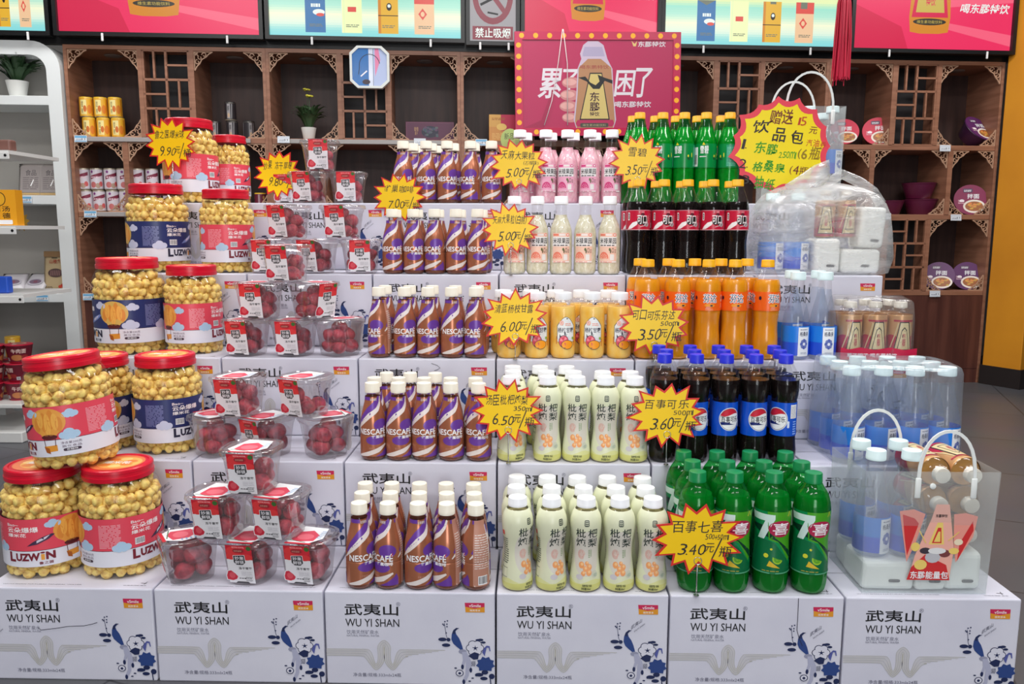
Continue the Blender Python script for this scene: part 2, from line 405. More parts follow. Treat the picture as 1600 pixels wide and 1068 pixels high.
for k in range(5):
    c = thing('display_cabinet', 'brown lattice display cabinet '+where[k], 'cabinet', cab(k*UL, 0, 0), (0, 0, ANG), 'lattice display cabinets along the back wall')
    e = .0185
    for x0, x1 in ((.0005, e), (UL-e, UL-.0005)): link('side_panel', box_mesh('side_panel', x0, 0, 0, x1, .34, 1.97, WOOD), c)
    link('back_panel', box_mesh('back_panel', e, .32, .0, UL-e, .34, 1.97, WOODD), c)
    link('top_rail', box_mesh('top_rail', e, 0, 1.948, UL-e, .32, 1.97, WOOD), c)
    for z in ZS[1:]: link('shelf', box_mesh('shelf', e, .004, z-.015, UL-e, .32, z+.015, WOOD, .002), c)
    for j, z in enumerate(ZS[1:3]):
        if k < 2 and j == 0 or k == 0: link('shelf_light_strip', box_mesh('shelf_light_strip', e+.04, -.006, z-.013, (.78 if j else UL-.1), .0035, z+.012, STRIP, .002), c)
    fr = []
    for z0, z1, xs in ((ZS[1]+.015, 1.948, (.408, .690)), (ZS[3]+.015, ZS[2]-.015, (.408, .690))):
        for x in xs: fr.append((x-.012, z0, x+.012, z1))
    for x in (.301, UL-.301): fr.append((x-.015, ZS[2]+.015, x+.015, ZS[1]-.015))
    for j, (x0, z0, x1, z1) in enumerate(fr): link('divider', box_mesh('divider', x0, .001, z0, x1, .318, z1, WOOD), c)
    for z0, z1, fi in ((ZS[1]+.015, 1.948, 0), (ZS[3]+.015, ZS[2]-.015, 1)):
        link('lattice_panel', bars_mesh('lattice_panel', lattice_bars(.418, z0, .680, z1, 3, fi), WOOD, .003, .02), c)
        link('lattice_backing', box_mesh('lattice_backing', .421, .12, z0, .677, .13, z1, DARK), c)
    for z0, z1, bays in ((ZS[1]+.015, 1.948, ((e, .396), (.702, UL-e))), (ZS[2]+.015, ZS[1]-.015, ((e, .286), (.316, UL-.316), (UL-.286, UL-e))), (ZS[3]+.015, ZS[2]-.015, ((e, .396), (.702, UL-e)))):
        for x0, x1 in bays:
            corner(c, x0, z1, 1, 1); corner(c, x1, z1, -1, 1)
            corner(c, x0, z0, .92, -.92); corner(c, x1, z0, -.92, -.92)
        if z1 == 1.948:
            for x0, x1 in bays: link('downlight', lathe('downlight', [(0, .001), (0, .045), (.004, .05), (.006, .048)], mat('unlit_downlight', (120, 112, 108), .4), 20), c, None, ((x0+x1)/2, .16, 1.941))
    link('lower_panel', box_mesh('lower_panel', e, .002, .09, UL-e, .02, ZS[3]-.016, DOORW), c)
    link('plinth', box_mesh('plinth', e, .003, 0, UL-e, .03, .088, DOORW), c)

# ------------------------------------------------------------------ lit picture boxes above the cabinets
def em(name, rgb, e): return mat(name, rgb, .3, emit=e)
SB = mat('black_frame', (14, 15, 17), .35)
RED1 = em('lit_red', (236, 42, 94), .8); RED2 = em('lit_pink_red', (246, 96, 126), .8); RED3 = em('lit_dark_red', (214, 26, 74), .8)
YG = em('lit_lemon', (240, 250, 186), .8); TEAL = em('lit_teal', (172, 236, 228), .8); LW = em('lit_white', (236, 246, 240), .75); AQ = em('lit_aqua', (196, 236, 190), .75)
LBLU = em('lit_blue', (52, 126, 190), .6); LORA = em('lit_orange', (246, 190, 50), .65); LAMB = em('lit_amber', (236, 150, 40), .6); LSAL = em('lit_salmon', (250, 205, 160), .7); LREDP = em('lit_pack_red', (238, 84, 74), .65)
LINK = em('lit_ink', (84, 60, 50), .1); LGOLD = em('lit_gold', (226, 198, 90), .6); LGR = em('lit_grey', (150, 160, 140), .4); LDARK = em('lit_band', (92, 84, 66), .2)
def art_packs(w, h):
    a = Art(); a.rect(0, 0, w, h, YG)
    st = ((0, (132, 218, 222)), (.07, (150, 224, 220)), (.15, (224, 244, 224)), (.26, (246, 250, 214)), (.36, (180, 234, 212)), (.46, (160, 228, 206)), (.54, (230, 244, 182)), (.72, (244, 248, 176)), (.86, (222, 242, 196)), (1, (244, 249, 198)))
    for k in range(36):
        t = k/35; i = max(j for j in range(9) if st[j][0] <= t); f = (t-st[i][0])/(st[i+1][0]-st[i][0]); c = tuple(int(st[i][1][q]+(st[i+1][1][q]-st[i][1][q])*f) for q in range(3))
        z0, z1 = h*k/36, h*(k+1)/36
        a.rect(0, z0, w, z1, em('lit_tone_%d' % k, c, .77))
    for i, (c, d) in enumerate(((LBLU, LW), (YG, LREDP), (LORA, LINK), (LSAL, LREDP))):
        x = w*(.185+.19*i); q = w*.105; b = h*.05; t = h*.54
        a.rect(x, b, x+q, t, c)
        if i == 2: a.rect(x, b, x+q*.14, t, LAMB); a.rect(x, b+(t-b)*.42, x+q, b+(t-b)*.44, LINK); a.ell(x+q*.55, b+(t-b)*.64, q*.13, h*.045, LINK); a.ell(x+q*.55, b+(t-b)*.66, q*.08, h*.02, LW); a.rect(x+q*.38, b+(t-b)*.94, x+q*.7, t, LGR)
        if i == 3: a.rect(x, b+(t-b)*.72, x+q, t, LREDP); a.rect(x+q*.26, b+(t-b)*.84, x+q*.62, t, LGR); a.poly([(x+q*.2, b+(t-b)*.48), (x+q*.42, b+(t-b)*.62), (x+q*.64, b+(t-b)*.48), (x+q*.42, b+(t-b)*.34)], LREDP); a.ell(x+q*.42, b+(t-b)*.48, q*.1, h*.03, LSAL)
        if i == 0: a.ell(x+q*.68, b+(t-b)*.48, q*.3, h*.035, LW); a.ell(x+q*.75, b+(t-b)*.42, q*.2, h*.02, LREDP); a.poly([(x, t), (x+q*.5, t-h*.06), (x+q, t)], LGR); a.lines(x+q*.3, b+(t-b)*.6, x+q*.8, b+(t-b)*.7, 1, LW, 4, .8)
        if i == 1: a.rect(x+q*.3, b+(t-b)*.5, x+q*.72, b+(t-b)*.62, LREDP); a.line([(x, b), (x, t)], .002, LW); a.line([(x+q*.12, b), (x+q*.12, t)], .0015, AQ)
        a.lines(x+q*.2, b+(t-b)*.14, x+q*.85, b+(t-b)*.22, 2, LGR, 5+i)
        a.lines(x, h*.80, x+q, h*.98, 6, LGR, i+9) if i % 2 else a.rect(x+q*.2, h*.80, x+q, h, AQ)
    return a
def art_drink(w, h, big=True):
    """red advert with the lower half of a golden bottle"""
    a = Art(); a.rect(0, 0, w, h, RED1)
    a.poly([(w*.62, h), (w, h*.86), (w, h*.6), (w*.55, h*.52)], RED2); a.poly([(0, h*.55), (w*.3, h*.28), (w*.35, 0), (0, 0)], RED3)
    a.poly([(w*.52, h*.36), (w, h*.20), (w, h*.06), (w*.56, h*.27)], RED2)
    x, b = w*.475, h*.20
    a.poly([(x-w*.115, h), (x-w*.13, b+h*.2), (x-w*.12, b+h*.02), (x-w*.06, b), (x+w*.06, b), (x+w*.12, b+h*.02), (x+w*.13, b+h*.2), (x+w*.115, h)], LAMB)
    a.poly([(x-w*.075, h), (x-w*.115, b+h*.20), (x+w*.115, b+h*.20), (x+w*.075, h)], RED3)
    a.poly([(x-w*.06, h), (x-w*.09, b+h*.26), (x+w*.09, b+h*.26), (x+w*.06, h)], LGOLD)
    a.text('东鹏', x-w*.022, b+h*.48, x+w*.022, b+h*.62, RED3, .02); a.text('特饮', x-w*.03, b+h*.34, x+w*.03, b+h*.44, RED3, .02)
    a.ell(x, b+h*.145, w*.105, h*.042, LDARK, rot=0); a.text('维生素功能饮料', x-w*.08, b+h*.125, x+w*.08, b+h*.165, LGOLD)
    a.text('喝东鹏特饮', w*.66, h*.46, w*.97, h*.58, LW, .03, .25)
    return a
def light_box(s0, z0, s1, z1, label, art, d=-.06, tilt=0):
    o = thing('light_box', label, 'light box', cab(s0, d, z0), (tilt, 0, ANG), 'lit picture boxes above the cabinets')
    w, h = s1-s0, z1-z0; f = .022
    link('frame', bars_mesh('frame', [(-f, -f, w+f, 0), (-f, h, w+f, h+f), (-f, 0, 0, h), (w, 0, w+f, h)], SB, -.012, .05), o)
    link('backboard', box_mesh('backboard', 0, .012, 0, w, .05, h, SB), o)
    link('picture', art.flat('picture', -.010), o)
    for k, x in enumerate((w*.22, w*.84)):
        link('hanging_clip', box_mesh('hanging_clip', x-.006, -.02, -.05, x+.006, -.0125, -.008, mat('white_clip', (225, 225, 225), .4), .002), o)
    return o
LBH = .46
light_box(-.62, 2.022, -.05, 2.022+LBH, 'lit yellow-green picture box above the white shelf at far left', art_packs(.57, LBH))
light_box(.012, 2.024, 1.085, 2.024+LBH, 'lit red drink advert box above the first cabinet', art_drink(1.073, LBH))
light_box(1.14, 2.026, 2.20, 2.026+LBH, 'lit lemon picture box with four packets above the octagonal picture', art_packs(1.06, LBH))
a = Art(); a.rect(0, 0, .26, LBH, em('lit_pale', (205, 200, 205), .4)); cr = em('lit_crimson', (166, 38, 66), .45)
a.ell(.13, .25, .115, .155, cr, n=28); a.ell(.13, .25, .085, .12, em('lit_pale2', (205, 200, 205), .4), n=28); a.line([(.06, .34), (.2, .16)], .026, cr)
a.line([(.06, .2), (.13, .235), (.2, .27)], .014, BLACK); a.line([(.1, .16), (.16, .15)], .01, BLACK)
a.rect(.015, .012, .245, .085, cr); a.text('禁止吸烟', .03, .022, .23, .076, LW, .02)
light_box(2.252, 2.016, 2.512, 2.016+LBH, 'grey no smoking sign box with crimson caption', a)
light_box(2.562, 2.05, 3.327, 2.05+LBH, 'lit red drink advert box partly behind the hanging poster', art_drink(.765, LBH))
light_box(3.372, 2.022, 4.40, 2.022+LBH, 'lit lemon picture box with four packets left of the red tassel', art_packs(1.028, LBH))
light_box(4.50, 2.02, 5.475, 2.02+LBH, 'lit red drink advert box right of the red tassel', art_drink(.975, LBH))
# black boarding behind the boxes
struct('trim_1', box_mesh('trim_1', -.7, .0, 1.972, 5.56, .04, 2.6, SB), CM.translation, (0, 0, ANG))

# orange column and its dark foot
ORG = noise_color(mat('orange_paint', (214, 140, 22), .55), (205, 132, 20), (222, 148, 26), (2, 2, 2))
q0 = at_z(1531, 598, 0); q1 = at_z(1591, 608, 0)
dx = (q1-q0).normalized(); nx = Vector((dx.y, -dx.x, 0)); ca = math.atan2(dx.y, dx.x)
wl = (q1-q0).length
struct('trim_2', box_mesh('trim_2', .004, 0, .1, wl+.0, .5, 2.95, ORG, .004), q0, (0, 0, ca))
struct('baseboard_right', box_mesh('baseboard_right', -.004, -.012, 0, wl+.012, .512, .12, mat('black_skirting', (34, 27, 26), .4)), q0, (0, 0, ca))
dk = thing('storage_rack', 'dark storage rack with packages just past the orange column', 'rack', (4.75, 4.0, 0))
link('rack_back', box_mesh('rack_back', 0, .3, 0, 1.2, .33, 1.6, DARK), dk)
for z in (.1, .5, .9, 1.3): link('rack_shelf', box_mesh('rack_shelf', 0, 0, z, 1.2, .3, z+.03, SB), dk)

# ------------------------------------------------------------------ water cartons
CARD = noise_color(mat('white_carton_board', (214, 214, 228), .5, bump=(160, .05)), (208, 208, 223), (219, 219, 232), (5, 5, 5))
BLUE1 = ink(42, 68, 130); BLUE2 = ink(28, 40, 82); GRY = ink(120, 120, 138); BEI = ink(205, 202, 196); BEI2 = ink(186, 184, 178); PALE = ink(150, 152, 176)
def crv(p, sub=4):
    out = []
    for i in range(len(p)-1):
        p0, a, b, p3 = p[max(i-1, 0)], p[i], p[i+1], p[min(i+2, len(p)-1)]
        for k in range(sub):
            t = k/sub; out.append(tuple(.5*(2*a[j]+(b[j]-p0[j])*t+(2*p0[j]-5*a[j]+4*b[j]-p3[j])*t*t+(3*a[j]-p0[j]-3*b[j]+p3[j])*t**3) for j in (0, 1)))
    return out+[p[-1]]
def carton_art():
    a = Art(); K = .356/1672
    def P(x, y): return ((x+172)*K, (1035-y)*.2065/910)
    def T(t, x0, y0, x1, y1, m, b=0, sh=0, sl=0): (X0, Y0), (X1, Y1) = P(x0, y1), P(x1, y0); a.text(t, X0, Y0, X1, Y1, m, b, sh, sl)
    # ribbon of fine lines
    for j in range(7):
        o = j*11
        lf = [(-170, 688+o), (200-.5*o, 688+o), (262-.8*o, 702+o), (290-.9*o, 750+.6*o), (304-.7*o, 800+.4*o), (322, 836+.85*o), (340+.8*o, 800+.35*o), (345+.93*o, 740), (346+.93*o, 650+.6*o)]
        pts = [P(*q) for q in lf+[(405, 598+o)]+[(810-x if k < 8 else 1010-o*6, z) for k, (x, z) in enumerate(lf[::-1])]]
        a.line(crv(pts), .0012, BEI if j % 2 else BEI2)
    T('武夷山', 22, 243, 552, 355, BLACK, .012); T('®', 532, 222, 574, 262, GRY)
    T('WU YI SHAN', 28, 388, 560, 465, BLACK, .004); T('饮用天然矿泉水', 38, 498, 355, 540, GRY); T('NATURAL MINERAL WATER', 38, 546, 360, 563, GRY)
    T('净含量/规格:333mlx24瓶', 92, 922, 570, 960, GRY, .004)
    # red and gold brand flag
    a.poly([P(1208, 222), P(1400, 220), P(1402, 312), P(1214, 312)], ink(222, 150, 40)); a.poly([P(1206, 220), P(1400, 220), P(1400, 258), P(1300, 276), P(1210, 258)], ink(200, 36, 84))
    T('vSmile', 1248, 234, 1364, 262, WHITE, .01); T('微笑草本', 1255, 284, 1358, 304, WHITE)
    # bird
    a.poly([P(*q) for q in ((1152, 468), (1120, 466), (1092, 488), (1076, 530), (1072, 580), (1090, 620), (1120, 648), (1160, 680), (1190, 690), (1182, 655), (1168, 610), (1148, 565), (1122, 530), (1112, 500), (1130, 480))], BLUE1)
    a.poly([P(*q) for q in ((1152, 468), (1120, 466), (1092, 488), (1080, 520), (1108, 530), (1112, 500), (1130, 480))], BLUE2)
    a.ell(*P(1182, 698), .0085, .005, PALE)
    for pts, w in (([(1190, 700), (1200, 780), (1180, 850)], .006), ([(1205, 700), (1232, 800), (1225, 930), (1190, 1000)], .0075), ([(1212, 700), (1255, 790), (1262, 885)], .004)): a.line([P(*q) for q in pts], w, ink(176, 178, 202))
    for x, y in ((1180, 850), (1192, 998), (1262, 880)): a.ell(*P(x, y), .003, .0055, BLUE2)
    # twig, leaves, berries
    a.line([P(1042, 600), P(1022, 540), P(1012, 470), P(1005, 420)], .001, BLUE2)
    for x, y in ((990, 430), (1010, 405), (1035, 398), (1000, 440), (1030, 430), (1030, 455), (1022, 516)): a.ell(*P(x, y), .0017, .0014, BLUE2, rot=30)
    for x, y, rx, ry, r in ((985, 580, .009, .0042, -38), (1020, 636, .009, .004, 12), (1044, 582, .0042, .0042, 0), (1345, 925, .009, .0042, -20), (1392, 962, .008, .004, 30), (1470, 940, .0062, .0062, 0), (1388, 605, .005, .0025, 40), (1360, 580, .006, .0028, 60), (1338, 583, .006, .0026, 110), (1112, 862, .003, .0015, 20), (1280, 960, .003, .0015, 60), (1318, 935, .003, .0015, 40), (1250, 990, .003, .0015, 50)): a.ell(*P(x, y), rx, ry, BLUE2, rot=r, n=14)
    # open flower
    for k in range(6): a.ell(*P(1305+48*cos(k*1.047), 660+44*sin(k*1.047)), .009, .008, BLUE2, n=12); 
    for k in range(6): a.ell(*P(1305+48*cos(k*1.047), 660+44*sin(k*1.047)), .0076, .0066, CARD, n=12)
    a.ell(*P(1308, 662), .006, .0055, BLUE2)
    for k in range(5): a.ell(*P(1308+24*cos(k*1.25+.3), 662+22*sin(k*1.25+.3)), .0026, .0024, CARD, n=8)
    # solid flower
    p = []
    for k in range(18): r = 96 if k % 2 == 0 else 74; p.append(P(1408+r*cos(k*pi/9+.2), 822+r*.86*sin(k*pi/9+.2)))
    a.poly(p, BLUE1); a.ell(*P(1402, 900), .007, .005, BLUE2)
    a.poly([P(*q) for q in ((1240, 740), (1270, 715), (1300, 700), (1345, 715), (1335, 770), (1290, 775))], BLUE2)
    a.poly([P(*q) for q in ((1375, 700), (1395, 660), (1420, 635), (1450, 640), (1458, 690), (1448, 690), (1440, 655), (1420, 655), (1400, 740))], ink(84, 92, 160))
    a.line([P(1455, 960), P(1462, 1025)], .0022, BLUE2); a.lines(*P(1268, 838), *P(1312, 788), 4, BLUE2, 7)
    a.ell(*P(1152, 910), .0085, .0075, BLUE2, n=12); a.ell(*P(1152, 910), .0068, .006, CARD, n=12); a.ell(*P(1152, 912), .0032, .003, BLUE2, n=8)
    return a
def carton_mesh(name, scribble=None, stamp=None):
    bm = bmesh.new(); mats = [CARD, ink(60, 58, 66)]
    add_box(bm, .002, 0, 0, W-.002, DEP-.003, H-.0008, 0, .003, 2)
    a = carton_art(); K = .356/1672
    if stamp:        # slanted dot-matrix batch stamp
        a.text('武夷山', stamp[0], stamp[1], stamp[0]+.022, stamp[1]+.009, ink(90, 92, 110), 0, 0, .8); a.text('WUYI SHAN', stamp[0]+.006, stamp[1]-.006, stamp[0]+.028, stamp[1]-.002, ink(90, 92, 110), 0, 0, .8)
    if scribble: a.line(scribble, .0012, ink(40, 40, 56))
    a.into(bm, mats, Matrix.Translation((.002, 0, .0005)))
    t = Art(); r = random.Random(4)
    t.text('WUYI SHAN NATURAL MINERAL WATER', .03, .016, .2, .019, ink(96, 96, 108)); t.text('饮用天然矿泉水', .29, .014, .34, .018, ink(96, 96, 108)); t.line([(.322, .028), (.335, .026)], .0015, BLACK); t.line([(.331, .022), (.333, .034)], .0014, BLACK)
    t.rect(.002, DEP/2-.0008, W-.002, DEP/2+.0008, ink(120, 118, 124))
    t.into(bm, mats, Matrix(((1, 0, 0, 0), (0, 0, 1, 0), (0, -1, 0, H-.0008), (0, 0, 0, 1))) @ Matrix.Scale(1, 4), .0003)
    return mesh_of(bm, name, mats)
CARTON = carton_mesh('water_carton'); 
CARTON_A = carton_mesh('water_carton_marked', [((q[0]+172)*.356/1672, (1035-q[1])*.2065/910) for q in ((340, 518), (362, 540), (520, 520), (640, 500), (800, 492), (880, 475), (936, 458))], (.004, .1))
CARTON_B = carton_mesh('water_carton_stroked', [(.262, .204), (.2625, .16), (.262, .135), (.268, .115), (.275, .1)], (.29, .12))
CARTON_C = carton_mesh('water_carton_plain', None, (.28, .13))
CARTON_D = carton_mesh('water_carton_hooked', [(.19, .195), (.205, .190), (.213, .183), (.205, .178), (.198, .176)], (.28, .13))
bmx = bmesh.new(); add_box(bmx, .002, 0, 0, W-.002, DEP-.003, H-.0008, 0, .003, 1); CARTON_H = mesh_of(bmx, 'water_carton_inner', CARD)
UNDER = {0: ['popcorn jars', 'strawberry cups', 'coffee bottles', 'pear drink bottles', 'green soda bottles', 'clear carry bag'], 1: ['popcorn jars', 'strawberry cups', 'coffee bottles', 'pear drink bottles', 'dark cola bottles', 'wrapped water bottles'],
         2: ['popcorn jars', 'strawberry cups', 'coffee bottles', 'orange juice bottles', 'orange soda bottles', 'clear water bottles'], 3: ['popcorn jars', 'strawberry cups', 'coffee bottles', 'pale drink bottles', 'red-labelled cola bottles', 'knotted shopping bag'],
         4: ['popcorn jars', 'strawberry cups', 'coffee bottles', 'pink drink bottles', 'green lemon soda bottles', 'large starburst sign']}
jr = random.Random(11)
for t in range(5):
    for i in range(6):
        x = TX[t]+(i-1)*W; z0 = t*H
        me = {(0, 0): CARTON_A, (0, 4): CARTON_B, (2, 2): CARTON_D}.get((t, i), CARTON_C if (t+i) % 2 else CARTON)
        yj = jr.uniform(0, .002) if t else 0
        sy = (.236, .234, .2155, .237, .237)[t]/DEP; yj = 0
        thing('water_carton', 'white mineral water carton under the %s on the %s step' % (UNDER[t][i], STEP[t]), 'carton', (x, TY[t]+yj, z0), (0, 0, 0), 'mineral water cartons forming the steps', (1, sy, 1), me)
        for k in range(t):
            thing('water_carton', 'white carton inside the stack, beneath the visible step cartons', 'carton', (x, TY[t]+yj, k*H), (0, 0, 0), 'hidden cartons carrying the steps', (1, sy, 1), CARTON_H)

# ------------------------------------------------------------------ bottles: shapes and printed labels
def mm(pr): return [(p[0]/1000, p[1]/1000)+tuple(p[2:]) for p in pr]
def cap_mesh(name, z0, z1, r, m, n=48, dome=.0015):
    return lathe(name, [(z0, r*.97), (z0+.0006, r), (z0+(z1-z0)*.3, r), (z0+(z1-z0)*.32, r*.985), (z1-.0018, r*.975), (z1-.0004, r*.93), (z1, r*.85), (z1, 0.0005)], m, n, (.012, z0+.001, z1-.002))
def bottle_parts(name, body, neck, liquid_to, cap, shell, liquid, capm, label=None, extra=()):
    """body profile (z, r) up to the cap; liquid fills it to liquid_to"""
    pr = smooth_prof(mm(body)); parts = []
    parts.append(('bottle_body', lathe(name+'_body', pr, shell, 32)))
    if liquid:
        lp = [(z+.0012 if i == 0 else z, max(r-.0012, .0005)) for i, (z, r) in enumerate(pr) if z < liquid_to]
        parts.append(('drink', lathe(name+'_drink', lp, liquid, 28)))
    parts.append(('cap', cap_mesh(name+'_cap', cap[0]/1000, cap[1]/1000, cap[2]/1000, capm)))
    if label: LABELS[name] = (label, pr, {})
    return parts+list(extra), pr
LABELS = {}
def label_part(kind, deg):
    """the printed sleeve turned by deg, in 12 degree steps (each turn is one shared mesh)"""
    art, pr, d = LABELS[kind]; k = round(deg/12)*12
    if k not in d:
        me = art.wrap(kind+'_label', pr); me.transform(Matrix.Rotation(rad(k), 4, 'Z')); d[k] = me
    return ('label', d[k])
def full(a, z0, z1, m): return a.rect(-180, z0, 180, z1, m)
PARTS = {}
CREAM = mat('cream_cap', (236, 230, 214), .4); WCAP = mat('white_cap', (238, 240, 244), .35); YCAP = mat('yellow_cap', (240, 176, 20), .35)
BCAP = mat('blue_cap', (38, 48, 205), .35); GCAP = mat('green_cap', (10, 128, 70), .35); TCAP = mat('milky_cap', (216, 236, 238), .35)

# coffee: brown sleeve with purple and cream swooshes
BRN = mat('coffee_sleeve', (178, 110, 80), .24, .4); PUR = mat('purple_sleeve', (108, 62, 158), .3, .1); CRM = mat('cream_swoosh', (228, 218, 214), .35); BRN2 = ink(186, 132, 112); REDI = ink(196, 30, 44)
a = Art(); full(a, .011, .151, BRN)
def swoosh(a, pts, ws, m):
    L = []; R = []
    for i, (p, w) in enumerate(zip(pts, ws)):
        q, r = pts[max(i-1, 0)], pts[min(i+1, len(pts)-1)]; dx, dy = (r[0]-q[0])/1900, r[1]-q[1]; d = math.hypot(dx, dy) or 1
        L.append((p[0]-dy/d*w*1900/2, p[1]+dx/d*w/2)); R.append((p[0]+dy/d*w*1900/2, p[1]-dx/d*w/2))
    a.poly(L+R[::-1], m)
for o in (0, 180):
    swoosh(a, [(-85+o, .082), (-60+o, .100), (-25+o, .118), (20+o, .134), (55+o, .149)], [.004, .013, .019, .019, .012], PUR)
    swoosh(a, [(-95+o, .070), (-60+o, .088), (-20+o, .108), (25+o, .122), (52+o, .136), (66+o, .151)], [.002, .009, .012, .010, .008, .006], CRM)
    a.rect(-92+o, .143, -20+o, .151, PUR)
    a.ell(40+o, .086, 38, .014, PUR, rot=0); a.ell(8+o, .050, 42, .011, PUR)
    swoosh(a, [(-75+o, .012), (-30+o, .017), (20+o, .026), (62+o, .038)], [.003, .010, .011, .004], CRM)
    a.poly([(8+o, .011), (36+o, .018), (66+o, .029), (76+o, .036), (84+o, .026), (84+o, .011)], PUR)
a.rect(100, .011, 176, .151, BRN2)
for o in (-2, ):
    a.text('NESCAFÉ', -70, .0635, 62, .081, WHITE, .02); a.text('雀巢咖啡', -8, .0545, 62, .0625, WHITE, .015); a.poly([(52, .076), (64, .0835), (58, .075)], REDI)
    a.text('丝滑拿铁', -18, .142, 30, .1485, CRM, .01); a.text('拿铁咖啡', -20, .028, 6, .0335, BRN2)
a.text('NESCAFÉ', 182-70, .0635, 182-5, .081, BRN2); a.lines(106, .05, 170, .125, 15, CRM, 8, .35); a.barcode(120, .014, 160, .034); a.rect(170, .03, 176, .14, CRM)
body = [(0, 24, 1), (2, 27.5), (6, 30.3), (14, 31), (40, 31), (58, 30.7), (61, 30), (64, 30.7), (82, 30.3), (98, 29), (112, 26.4), (126, 22.4), (140, 18.9), (150, 17.8), (154, 17.2), (160, 16.4), (163, 16.2, 1)]
PARTS['coffee'], _ = bottle_parts('coffee', body, 0, .140, (160, 183, 18), CLEAR, mat('coffee_drink', (120, 66, 44), .3), CREAM, a)

# pear drink: pale yellow-green sleeve
PY = mat('pear_sleeve', (222, 225, 194), .3); PG = ink(214, 213, 128, .3); PW = ink(216, 211, 200, .3); DGR = ink(32, 48, 42); PINK = ink(222, 170, 158); ORB = ink(236, 160, 100); GRN1 = ink(150, 170, 130)
a = Art(); full(a, .004, .176, PY); a.rect(-180, .004, 180, .018, PG)
p = [(-180, .018)]
for k in range(-180, 181, 20): p.append((k, .024+.005*sin(rad(k*3))))
p += [(180, .018)]; a.poly(p, ink(220, 221, 156, .3))
a.ell(0, .085, 60, .05, PW, n=28)
a.rrect(-9, .146, 9, .160, 4, .003, DGR); a.text('田', -6, .148, 6, .158, PY)
for t, x, z in (('枇', -42, .121), ('杷', 5, .121), ('炖', -45, .0995), ('梨', 5, .0995)): a.text(t, x, z, x+38+(z < .11)*3, z+.0195, DGR, .012)
for k in range(3): a.line([(-22+(15-3*k)*cos(q*.5+k), .083+(.010-.002*k)*sin(q*.5+k)) for q in range(12)], 2.2, PINK, .0011)
a.text('润', -30, .077, -14, .090, PINK)
a.lines(8, .076, 17, .095, 5, GRN1, 3, .6); a.rect(19, .078, 22, .094, GRN1)
for x, z, r in ((-20, .060, 12), (-4, .052, 10), (12, .056, 11), (10, .044, 11), (-12, .042, 9), (2, .064, 8)): a.ell(x, z, r, r*.00062, ORB, n=12); a.ell(x+2, z+.002, r*.5, r*.0003, ink(244, 196, 140), n=8)
a.ell(-26, .034, 14, .006, ink(205, 200, 205)); a.ell(34, .040, 13, .008, ink(206, 208, 190)); a.ell(38, .038, 10, .004, ink(178, 190, 170))
a.text('枇杷炖梨', -14, .013, 6, .019, DGR, .02); a.text('净含量350ml', -18, .006, 16, .012, DGR, .015); a.text('饮品', 8, .0135, 20, .0185, DGR, .02)
for o in (-110, 110): a.lines(o-22, .06, o+22, .118, 12, GRN1 if o > 0 else DGR, 6, .35); a.rrect(o-8, .122, o+8, .132, 3, .002, ink(214, 90, 80)); a.rect(o-20, .028, o+20, .05, PY); a.line([(o-20, .05), (o+20, .05)], 1, DGR, .001); a.line([(o-20, .03), (o+20, .03)], 1, DGR, .001); a.line([(o, .03), (o, .05)], 1, DGR, .0006)
a.barcode(-150, .012, -128, .05, 5)
for t, x, z in (('枇', 172-30, .121), ('杷', -176, .121)): a.text(t, x, z, x+28, z+.021, DGR, .012)
a.rrect(-178, .146, -162, .160, 4, .003, DGR)
body = [(0, 28, 1), (2, 31), (8, 33.4), (18, 33.8), (40, 32), (62, 29.4), (84, 28), (104, 29.4), (124, 32.4), (140, 33.8), (152, 33.6), (163, 31), (172, 26.4), (177, 22.5), (180, 20.5), (184, 19.6), (186, 19.4, 1)]
PARTS['pear'], _ = bottle_parts('pear', body, 0, .17, (181, 200, 21), CLEAR, mat('pear_drink', (205, 196, 140), .3), WCAP, a)

# orange juice with arch print
NAVY = ink(34, 40, 62); PINKF = ink(232, 92, 112); MANGO = ink(250, 160, 30)
a = Art()
p = [(-38, .052), (-38, .088)]+[(-38+76*k/12, .088+.023*sin(pi*k/12)) for k in range(1, 12)]+[(38, .088), (38, .052)]
a.poly([(x*1.05, z+.001) for x, z in p], NAVY); a.poly(p, ink(238, 240, 240))
a.ell(-20, .096, 10, .0065, ink(240, 160, 140)); a.ell(-20, .096, 8, .0052, ink(250, 224, 214)); a.text('杨', -25, .0918, -15, .100, ink(226, 110, 90)); a.lines(-4, .089, 24, .097, 2, ink(240, 160, 140), 5, .5)
a.text('杨枝甘露', -36, .070, 36, .0835, NAVY, .03)
a.poly([(-38, .052), (-30, .060), (-22, .054), (-12, .062), (0, .055), (10, .062), (20, .055), (30, .061), (38, .052), (38, .046), (-38, .046)], ink(226, 226, 232))
a.ell(-10, .047, 22, .0165, NAVY); a.ell(-10, .047, 20, .015, PINKF)
for k in range(7): q = k*.9; a.poly([(-10+4*cos(q), .047+.003*sin(q)), (-10+17*cos(q-.3), .047+.0125*sin(q-.3)), (-10+17*cos(q+.3), .047+.0125*sin(q+.3))], ink(246, 150, 160) if k % 2 else ink(216, 60, 90))
a.ell(6, .038, 27, .0125, NAVY, rot=0); a.ell(6, .038, 25, .0112, MANGO)
a.line([(-2, .062), (4, .066)], 2, NAVY, .001); a.ell(32, .055, 5, .004, ink(140, 180, 60)); a.line([(34, .05), (44, .053)], 2, NAVY, .001); a.line([(33, .047), (43, .045)], 2, NAVY, .001)
a.rect(-44, .04, -40, .06, ink(214, 130, 60)); a.rect(40, .034, 44, .052, ink(214, 110, 40))
body = [(0, 26, 1), (1.5, 29), (6, 32.5), (14, 34.6), (30, 35.3), (60, 35.4), (100, 35.3), (126, 34.8), (138, 33), (147, 29.5), (153, 26), (156, 24), (158, 23, 1)]
